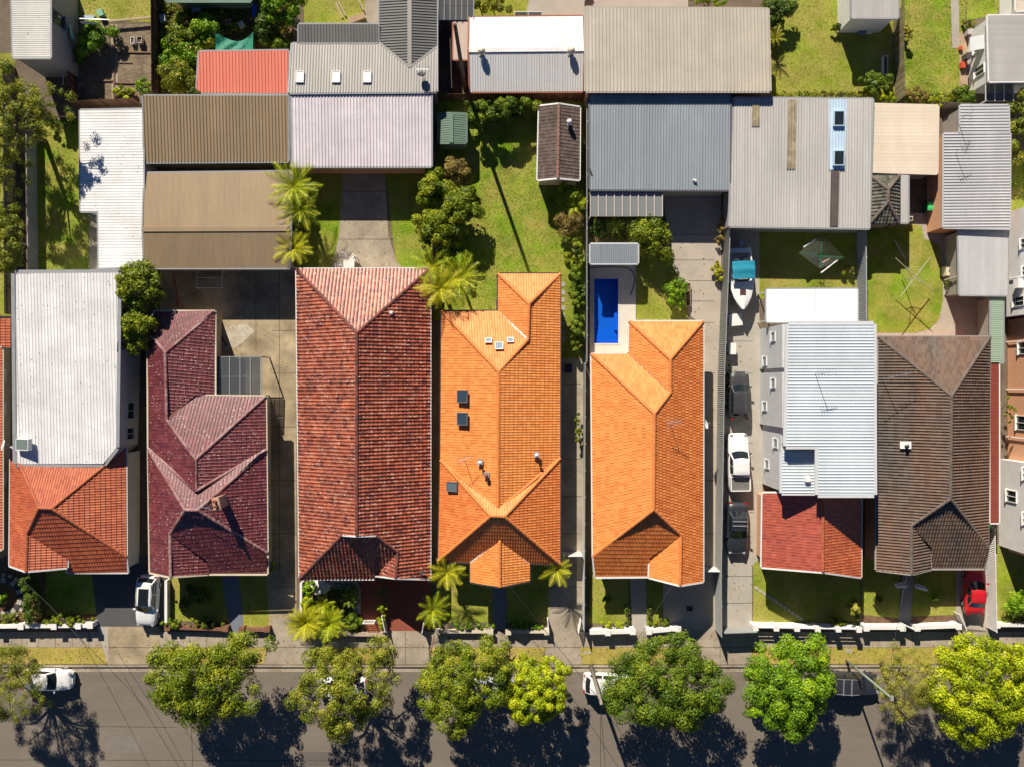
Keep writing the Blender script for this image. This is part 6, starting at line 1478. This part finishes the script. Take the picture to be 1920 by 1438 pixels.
# ------------------------------------------------------------------ antennas and dishes
def antenna(label, px, py, zr, h=1.8, n=6, rz=.3, boom=1.3, mat=STEEL):
    c = P(px, py, zr+h); t = thing('tv_antenna', label, 'antenna', (c.x, c.y, zr-.05)); MB().tube([(c.x, c.y, zr-.1), (c.x, c.y, zr+h)], .022, 6).build('mast', mat, t)
    d = Vector((math.cos(rz), math.sin(rz), 0)); s = Vector((-d.y, d.x, 0)); q = Vector((c.x, c.y, zr+h-.05))
    bo = MB().tube([q-d*boom*.4, q+d*boom*.6], .018, 5).build('boom', mat, t); mb = MB()
    for i in range(n):
        p = q+d*(boom*(-.4+i/(n-1))); w_ = .45-.22*i/(n-1); mb.tube([p-s*w_, p+s*w_], .012, 4)
    mb.build('elements', mat, bo, world=False)
antenna('antenna beside the chimney of the maroon house', 384, 952, 4.8, 1.6, 7, 2.9, 1.6)
antenna('thin antenna on the left slope of the orange house', 868, 862, 4.4, 1.6, 6, .4, 1.1)
antenna('antenna on the right slope of the second orange house', 1262, 792, 4.7, 1.6, 6, .2, 1.2)
antenna('tall antenna on the ribbed two storey roof', 1548, 700, 6.5, 2.2, 7, .2, 1.3)
antenna('large antenna on the left slope of the brown house', 1682, 705, 3.9, 2.2, 8, .2, 2.6)
antenna('antenna on the pale grey roof beside the dark dish', 790, 130, 3.3, 1.2, 5, .0, 1.1)
antenna('antenna on the short grey ribbed roof', 1817, 214, 3.1, 1.6, 5, 1.2, 1.)
antenna('antenna on the large boldly ribbed roof', 1812, 275, 3.0, 1.6, 5, .4, 1.)
def dish(label, px, py, z, r, az, el, mat):
    c = P(px, py, z+.45); t = thing('satellite_dish', label, 'dish', (c.x, c.y, z-.05))
    n = Vector((math.cos(az)*math.cos(el), math.sin(az)*math.cos(el), math.sin(el))); R = n.to_track_quat('Z', 'Y').to_matrix(); vs = []; fs = []; k = 18
    for j, q in enumerate((.02, .4, .75, 1.)):
        for i in range(k): a = 2*math.pi*i/k; vs.append(c+R@Vector((q*r*math.cos(a), q*r*math.sin(a), .22*r*q*q)))
    for j in range(3):
        for i in range(k): fs.append((j*k+i, j*k+(i+1) % k, (j+1)*k+(i+1) % k, (j+1)*k+i))
    MB().add(vs, fs).build('reflector', mat, t, smooth=True)
    MB().tube([(c.x, c.y, z-.1), c-n*.05], .03, 6).build('mount', STEEL, t); MB().tube([c-R@Vector((0, r, -.15)), c+n*r*.9], .015, 5).box(c+n*r*.92, (.1, .1, .1)).build('feed_arm', STEEL, t)
dish('dark satellite dish on the pale grey roof', 791, 141, 3.35, .38, 1.6, .9, DARKT)  # solid reflector coloured dark all over
dish('white satellite dish on the right eave of the second orange house', 1322, 795, 3.1, .42, .3, .6, PAINTW)
dish('white satellite dish at the far left edge', 8, 834, 3.2, .45, 2.8, .7, PAINTW)
dish('small pale dish at the front eave of the red house', 792, 1072, 3.1, .25, -1.2, .7, PAINTG)
# ------------------------------------------------------------------ garden furniture and small things
def chair(label, px, py, rz, mat=PAINTW):
    c = P(px, py, .45); t = thing('garden_chair', label, 'chair', (c.x, c.y, .022), rz)
    sv = MB()
    for i in range(5): sv.box((0, -.18+i*.09, .43), (.46, .07, .03))
    sv.build('seat', mat, t, world=False); mb = MB()
    for i in range(5): mb.box((-.24-.03, -.18+i*.09, .68), (.03, .06, .46))
    mb.box((-.27, 0, .92), (.05, .5, .06)); mb.build('backrest', mat, t, world=False)
    for sx in (-.2, .2):
        for sy in (-.22, .22): MB().bar((sx, sy, -.02), (sx, sy, .43), .04, .04).build('leg', mat, t, world=False)
    for sy in (-.26, .26): MB().tube([(-.26, sy, .66), (.2, sy, .66), (.22, sy, .42)], .025, 6).build('armrest', mat, t, world=False)
chair('white garden chair at the top left of the table', 644, 481, -1.2); chair('white garden chair right of the table', 663, 485, -2.2); chair('white garden chair left of the table near the eave', 637, 500, .1)
c = P(654, 496, .72); t = thing('garden_table', 'white slatted garden table by the red roof eave', 'table', (c.x, c.y, .022))
mb = MB()
for i in range(8): mb.box((-.42+i*.12, 0, .7), (.1, .9, .03))
mb.build('table_top', PAINTW, t, world=False)
for sx in (-.36, .36):
    for sy in (-.36, .36): MB().bar((sx, sy, -.02), (sx, sy, .69), .05, .05).build('leg', PAINTW, t, world=False)
def bin_(label, px, py, body, lid):
    c = P(px, py, 1.0); t = thing('wheelie_bin', label, 'bin', (c.x, c.y, .02))
    MB().add([(x*a, y*a, z) for z, a in ((-.01, .8), (.95, 1.)) for x, y in ((-.28, -.34), (.28, -.34), (.28, .34), (-.28, .34))], [(0, 1, 5, 4), (1, 2, 6, 5), (2, 3, 7, 6), (3, 0, 4, 7), (4, 5, 6, 7)]).build('body', body, t, world=False)
    MB().box((0, 0, .98), (.62, .74, .06)).box((0, .02, 1.02), (.5, .55, .05)).build('lid', lid, t, world=False); MB().tube([(-.25, -.4, .95), (.25, -.4, .95)], .03, 6).build('handle', body, t, world=False)
    for sx in (-.2, .2): MB().tube([(sx-.04, -.36, .1), (sx+.04, -.36, .1)], .1, 10).build('wheel', BLACK, t, world=False)
BING = M('bin_green', (.03, .12, .06), rough=.5); LIDG = M('bin_lid_green', (.06, .5, .16), rough=.5)
bin_('wheelie bin with bright green lid beside the brick garage', 1746, 387, BING, LIDG)
bin_('wheelie bin with green lid between brown house and brick flats', 1853, 990, BING, LIDG)
bin_('dark wheelie bin with red lid in the side passage', 1066, 690, BING, M('bin_lid_dark', (.05, .05, .055)))
def ac(label, px, py, z, sx=.8, sy=.35, h=.7):
    c = P(px, py, z+h); t = thing('air_conditioner', label, 'air conditioner', (c.x, c.y, z)); MB().box((0, 0, h/2), (sx, sy, h)).build('casing', PAINTC, t, world=False)
    MB().lathe((0, 0, h), [(.14, 0), (.14, .02), (.02, .02)], 14).build('fan_grille', DARKT, t, world=False)
    for s in (-1, 1): MB().box((s*sx*.4, 0, .0), (.06, sy+.1, .08)).build('foot', DARKT, t, world=False)
ac('cream air conditioner beside the grey carport', 1782, 508, .03, .75, .85, .8); ac('small air conditioner near the pale lean-to strip', 1708, 410, .03, .35, .4, .6)
cable('downpipe', 'pale pipe leaning against the grey carport', 'pipe', [P(1771, 526, .4), P(1796, 519, 2.3)], .07, PAINTC)
# stepping stones
t = thing('stepping_path', 'square pale stepping stones beside the orange house wall', 'path', P(1055, 565, 0))
for i, y in enumerate((534, 549, 563, 578, 592, 607, 622, 636)): p = P(1054+(i % 2), y, 0); MB().box((p.x, p.y, .03), (.46, .40, .05), random.uniform(-.06, .06)).build('stepping_stone', G_CONCL, t)
t = thing('stepping_path', 'diagonal line of small stepping stones across the shaded front lawn', 'path', P(1470, 1135, 0))
for i in range(12): p = P(1418+i*7.6, 1102+i*5.2, 0); MB().box((p.x, p.y, .03), (.34, .24, .05), -.6).build('stepping_stone', G_CONCL, t)
# round stone bed at left
t = thing('stone_bed', 'round garden bed ringed by pale stone blocks and dark pavers', 'garden bed', P(8, 1118, 0)); cc = P(8, 1118, 0)
for i in range(20):
    a = 2*math.pi*i/20
    for rr, s, mt in ((1.5, .42, G_CONCL if i % 2 else M('dark_paver', (.05, .05, .055))), (1.95, .3, G_CONCL)):
        MB().box((cc.x+rr*math.cos(a), cc.y+rr*math.sin(a), .10), (s, s*.95, .2), a).build('stone', mt, t)
# statues
def statue(label, px, py, rz):
    c = P(px, py, .5); t = thing('garden_statue', label, 'statue', (c.x, c.y, .02), rz); MB().box((0, 0, .16), (.75, .35, .36)).box((0, 0, .35), (.82, .42, .05)).build('plinth', PAINTW, t, world=False)
    prof = [(-.32, .12, .50), (-.2, .15, .56), (0, .13, .58), (.16, .15, .66), (.24, .14, .82), (.33, .13, .86), (.42, .07, .80)]
    mb = MB(); mb.tube([(x, 0, z) for x, r, z in prof], [r for x, r, z in prof], 10); mb.tube([(.28, .09, .42), (.3, .09, .62)], .05, 6); mb.tube([(.28, -.09, .42), (.3, -.09, .62)], .05, 6); mb.build('figure', PAINTW, t, world=False, smooth=True)
statue('white seated animal statue left of the grey path', 1690, 1097, .2); statue('white seated animal statue right of the grey path', 1727, 1101, -.3)
# white boulders
for i, (px, py, s) in enumerate(((593, 1098, .55), (603, 1093, .5), (612, 1099, .45), (597, 1108, .4), (608, 1106, .35))):
    c = P(px, py, .2); vs = []; fs = []; bm = bmesh.new(); bmesh.ops.create_icosphere(bm, subdivisions=2, radius=s)
    g = random.Random(i)
    for v in bm.verts: v.co *= g.uniform(.8, 1.1); v.co.z *= .75
    me = bpy.data.meshes.new('boulder'); bm.to_mesh(me); bm.free(); me.materials.append(M('white_rock', (.62, .58, .52), var=.25, scale=3, rough=.9))
    o = bpy.data.objects.new('boulder', me); COL.objects.link(o); o.location = (c.x, c.y, s*.4); setp(o, ('largest pale boulder at the left of the garden pile', 'pale boulder at the back of the garden pile by the eave', 'pale boulder at the right of the garden pile', 'pale boulder at the front left of the garden pile', 'smallest pale boulder at the front right of the garden pile')[i], 'boulder', 'white boulders by the red house')
# vegetable plot details
t = thing('plot_edging', 'timber edging boards dividing the vegetable plot', 'edging', P(215, 120, 0))
for a, b in (((214, 46), (214, 190)), ((146, 152), (212, 152)), ((216, 98), (284, 99)), ((216, 156), (284, 157)), ((146, 190), (212, 190)), ((150, 128), (212, 128))): MB().bar(P(*a, .06), P(*b, .06), .12, .12).build('edging_board', TIMBER, t)
sheet('path', [(208, 46), (220, 46), (221, 190), (210, 190)], .022, G_CONC)
cable('washing_line_pole', 'grey metal line pole above the vegetable plot', 'pole', [P(130, 35, 2.1), P(205, 38, 2.1)], .04, STEEL)
cable('gate_rail', 'grey rail along the left edge of the vegetable plot', 'rail', [P(127, 38, 2.), P(120, 120, 1.8), P(118, 160, 1.6)], .05, STEEL)
for lb, a, b, z in (('long grey timber beam above the dry top lawn', (205, 40), (284, 33), .5),): setp(MB().bar(P(*a, z), P(*b, z), .2, .12).build('timber_beam', TIMBERL), lb, 'beam')
cloth('white sheet hanging above the tomato vines', (149, 40), (178, 42), 2.05, .5, CL)
cloth('pale green cloth hanging at the end of the rail', (128, 45), (133, 72), 1.9, .6, M('cloth_green', (.3, .5, .38)))
for i in range(7):
    p = P(150+i*9, 70+(i % 3)*8, 0); cable('garden_stake', 'thin timber stake among the tomato vines, '+('leftmost', 'second from the left', 'third from the left', 'middle one of seven', 'third from the right', 'second from the right', 'rightmost')[i], 'stake', [(p.x, p.y, -.05), (p.x+.1*(i % 2), p.y, 1.5)], .02, TIMBERL)['group'] = 'tomato stakes'
def crate(label, px, py, z, sx, sy, h, mat, rz=0., name='crate', cat='crate'):
    c = P(px, py, z+h); t = thing(name, label, cat, (c.x, c.y, z), rz); mb = MB().box((0, 0, .02), (sx, sy, .05))
    for s in (-1, 1): mb.box((s*sx/2, 0, h/2), (.04, sy, h)); mb.box((0, s*sy/2, h/2), (sx, .04, h))
    mb.build('crate_box', mat, t, world=False); MB().box((0, 0, h*.7), (sx-.08, sy-.08, .05)).build('contents', G_LITTER, t, world=False); return t
crate('white foam box standing in the vegetable plot', 248, 76, .02, .32, .55, .35, PAINTW); crate('grey wire crate beside the white foam box', 261, 75, .02, .42, .55, .5, STEEL)
crate('white planter trough beside the paling fence', 1661, 122, .02, .35, 1.6, .45, PAINTW, 0., 'planter', 'planter'); crate('brown timber planter at the foot of the paling fence', 1666, 152, .02, .8, .75, .4, TIMBER, 0., 'planter', 'planter')
for i, (px, py) in enumerate(((1291, 538), (1291, 553), (1291, 567))): crate(('top', 'middle', 'bottom')[i]+' weathered planter box in the row edging the driveway', px, py, .02, .36, .62, .4, TIMBERL, 0., 'planter', 'planter')
# tarpaulin
vs = []; fs = []; g = random.Random(3); nx, ny = 12, 6
for j in range(ny+1):
    for i in range(nx+1):
        u, v = i/nx, j/ny; x = 404+70*u+(1-v)*6*math.sin(u*3); y = 60+18*math.sin(math.pi*u)*(1-v)+36*v; z = 1.3-.55*math.sin(math.pi*u)*(1-v*.5)+.12*math.sin(u*17+v*5)+g.uniform(-.03, .03)+.8*v*0
        vs.append(P(x, y, max(.2, z)))
for j in range(ny):
    for i in range(nx): fs.append((j*(nx+1)+i, j*(nx+1)+i+1, (j+1)*(nx+1)+i+1, (j+1)*(nx+1)+i))
vs2 = [v-Vector((0, 0, .015)) for v in vs]; k0 = len(vs)
setp(MB().add(vs+vs2, fs+[tuple(k0+i for i in f[::-1]) for f in fs]).build('tarpaulin', M('tarp_green', (.02, .2, .13), var=.2, scale=3, rough=.6), smooth=True), 'dark green tarpaulin draped behind the salmon roof', 'tarpaulin')
for i, (lb, px, py, z, sx, sy, h, col_, rz) in enumerate((
    ('blue plastic tub in the overgrown garden', 476, 20, .02, .35, 1.2, .5, (.02, .10, .6), 0.), ('pale blue crate in the overgrown garden shade', 368, 18, .02, .7, .35, .3, (.35, .5, .6), .1),
    ('dusty pink basin among the weeds', 428, 42, .02, .6, .55, .25, (.5, .28, .27), .3), ('white bucket among the clutter near the tarpaulin', 452, 46, .02, .5, .5, .4, (.6, .62, .65), .5),
    ('grey tub by the brown fence', 304, 34, .02, .5, .6, .5, (.3, .38, .42), .2), ('pinkish bag on the weeds at the top', 487, 28, .02, 1.1, .25, .2, (.45, .08, .16), .2),
    ('tan cardboard sheet bundle by the concrete step', 668, 34, .02, 1.6, .5, .3, (.50, .34, .2), .35), ('white washing tub below the pale shed', 1633, 54, .02, .5, .5, .6, (.7, .7, .7), .0), ('long blue drum below the pale shed', 1618, 58, .02, .6, .4, .5, (.15, .22, .35), 0.),
    ('red toy box near the top right cottage wall', 1806, 122, .02, .3, .5, .35, (.6, .08, .04), 0.), ('dark barbecue cart near the top right cottage wall', 1816, 105, .02, .35, .5, .8, (.08, .07, .07), 0.), ('terracotta trough beside the long concrete path', 1803, 90, .02, .3, .3, .3, (.6, .15, .05), 0.),
    ('cream gas bottle box by the paved strip', 1820, 60, .02, .5, .4, .6, (.45, .42, .38), 0.), ('green garden cart on the dry top lawn', 187, 24, .02, .5, .6, .5, (.18, .4, .28), .4), ('pale blue garden bench tub at the top lawn', 166, 33, .02, 1.0, .35, .4, (.35, .45, .55), 0.))):
    ribbed_box(lb, px, py, sx, sy, h, M('clutter_%d' % i, col_, var=.1, rough=.6), ['tub', 'crate', 'basin', 'bucket', 'tub', 'bag', 'bundle', 'tub', 'drum', 'toy_box', 'barbecue', 'planter', 'box', 'cart', 'tub'][i], ['tub', 'crate', 'basin', 'bucket', 'tub', 'bag', 'bundle', 'tub', 'drum', 'box', 'barbecue', 'planter', 'box', 'cart', 'tub'][i], rz, lid=i in (1, 7, 9, 10, 12))
for i, (a, b) in enumerate((((630, 5), (642, 34)), ((634, 2), (648, 30)), ((672, 0), (682, 20)))): setp(MB().bar(P(*a, .1+.06*i), P(*b, .1+.06*i), .14, .06).build('timber_plank', TIMBERL), ('long pale plank lying on the grass beside a bundle', 'second pale plank leaning across the first on the grass', 'short pale plank by the concrete step')[i], 'plank')
sheet('path', [(684, -20), (712, -20), (712, 46), (684, 46)], .024, G_CONC)
cable('garden_hose', 'red hose lying across the shaded concrete yard', 'hose', [P(325, 510, .05), P(330, 540, .05), P(333, 560, .05), P(336, 585, .05)], .05, M('hose_red', (.45, .1, .06)))
t = thing('trolley_frame', 'white tubular frame standing in the shaded concrete yard', 'frame', P(393, 523, 0))
for a, b in (((369, 507), (369, 540)), ((417, 507), (417, 540)), ((369, 540), (417, 540)), ((369, 521), (417, 521))): MB().tube([P(*a, .8), P(*b, .8)], .03, 6).build('tube', PAINTW, t)
for a in ((369, 540), (417, 540), (369, 509), (417, 509)): q = P(*a, .8); MB().tube([(q.x, q.y, -.0), q], .025, 6).build('leg', PAINTW, t)
for k in range(3): MB().tube([P(369, 526+4*k, .8), P(417, 526+4*k, .8)], .012, 5).build('wire', PAINTW, t)
cable('downpipe', 'black downpipe crossing the concrete by the maroon wing', 'pipe', [P(405, 608, .1), P(412, 622, .1), P(424, 650, .1)], .05, BLACK)
for px, py in ((1293, 1140),):
    sheet('drain_grate', [(px-6, py-5), (px+6, py-5), (px+6, py+5), (px-6, py+5)], .03, DARKT)
for pts in ([(1585, 1216), (1598, 1216), (1598, 1223), (1585, 1223)], [(1094, 1220), (1108, 1220), (1108, 1225), (1094, 1225)]): sheet('service_cover', pts, .02, G_CONCG)
# balance board poles and small roof items
cable('red_white_pole', 'red and white leaning marker pole on the footpath', 'pole', [P(815, 1190, 1.4), P(808, 1220, .05)], .045, M('marker_pole', (.5, .2, .18)))

# stump and fallen branches on the verge
c = P(946, 1226, .2); t = thing('tree_stump', 'broken dark stump with fallen branches on the dry verge', 'stump', (c.x, c.y, .01))
MB().tube([(0, 0, -.02), (.03, .02, .5)], [.28, .2], 9).build('stump', BARK, t, world=False)
for i in range(6):
    a = i*1.05; MB().tube([(0, 0, .3), (.5*math.cos(a), .5*math.sin(a), .45), (.95*math.cos(a+.2), .95*math.sin(a+.2), .2)], [.09, .06, .02], 6).build('branch', BARK, t, world=False)
t = thing('cold_frame', 'white framed dark glass panels beside the white gabled garage', 'glass panel', P(990, 27, 0))
glazed(t, 965, 23, 1016, 31, 2.3, 2.2, 2, 1, POLYD, PAINTW)
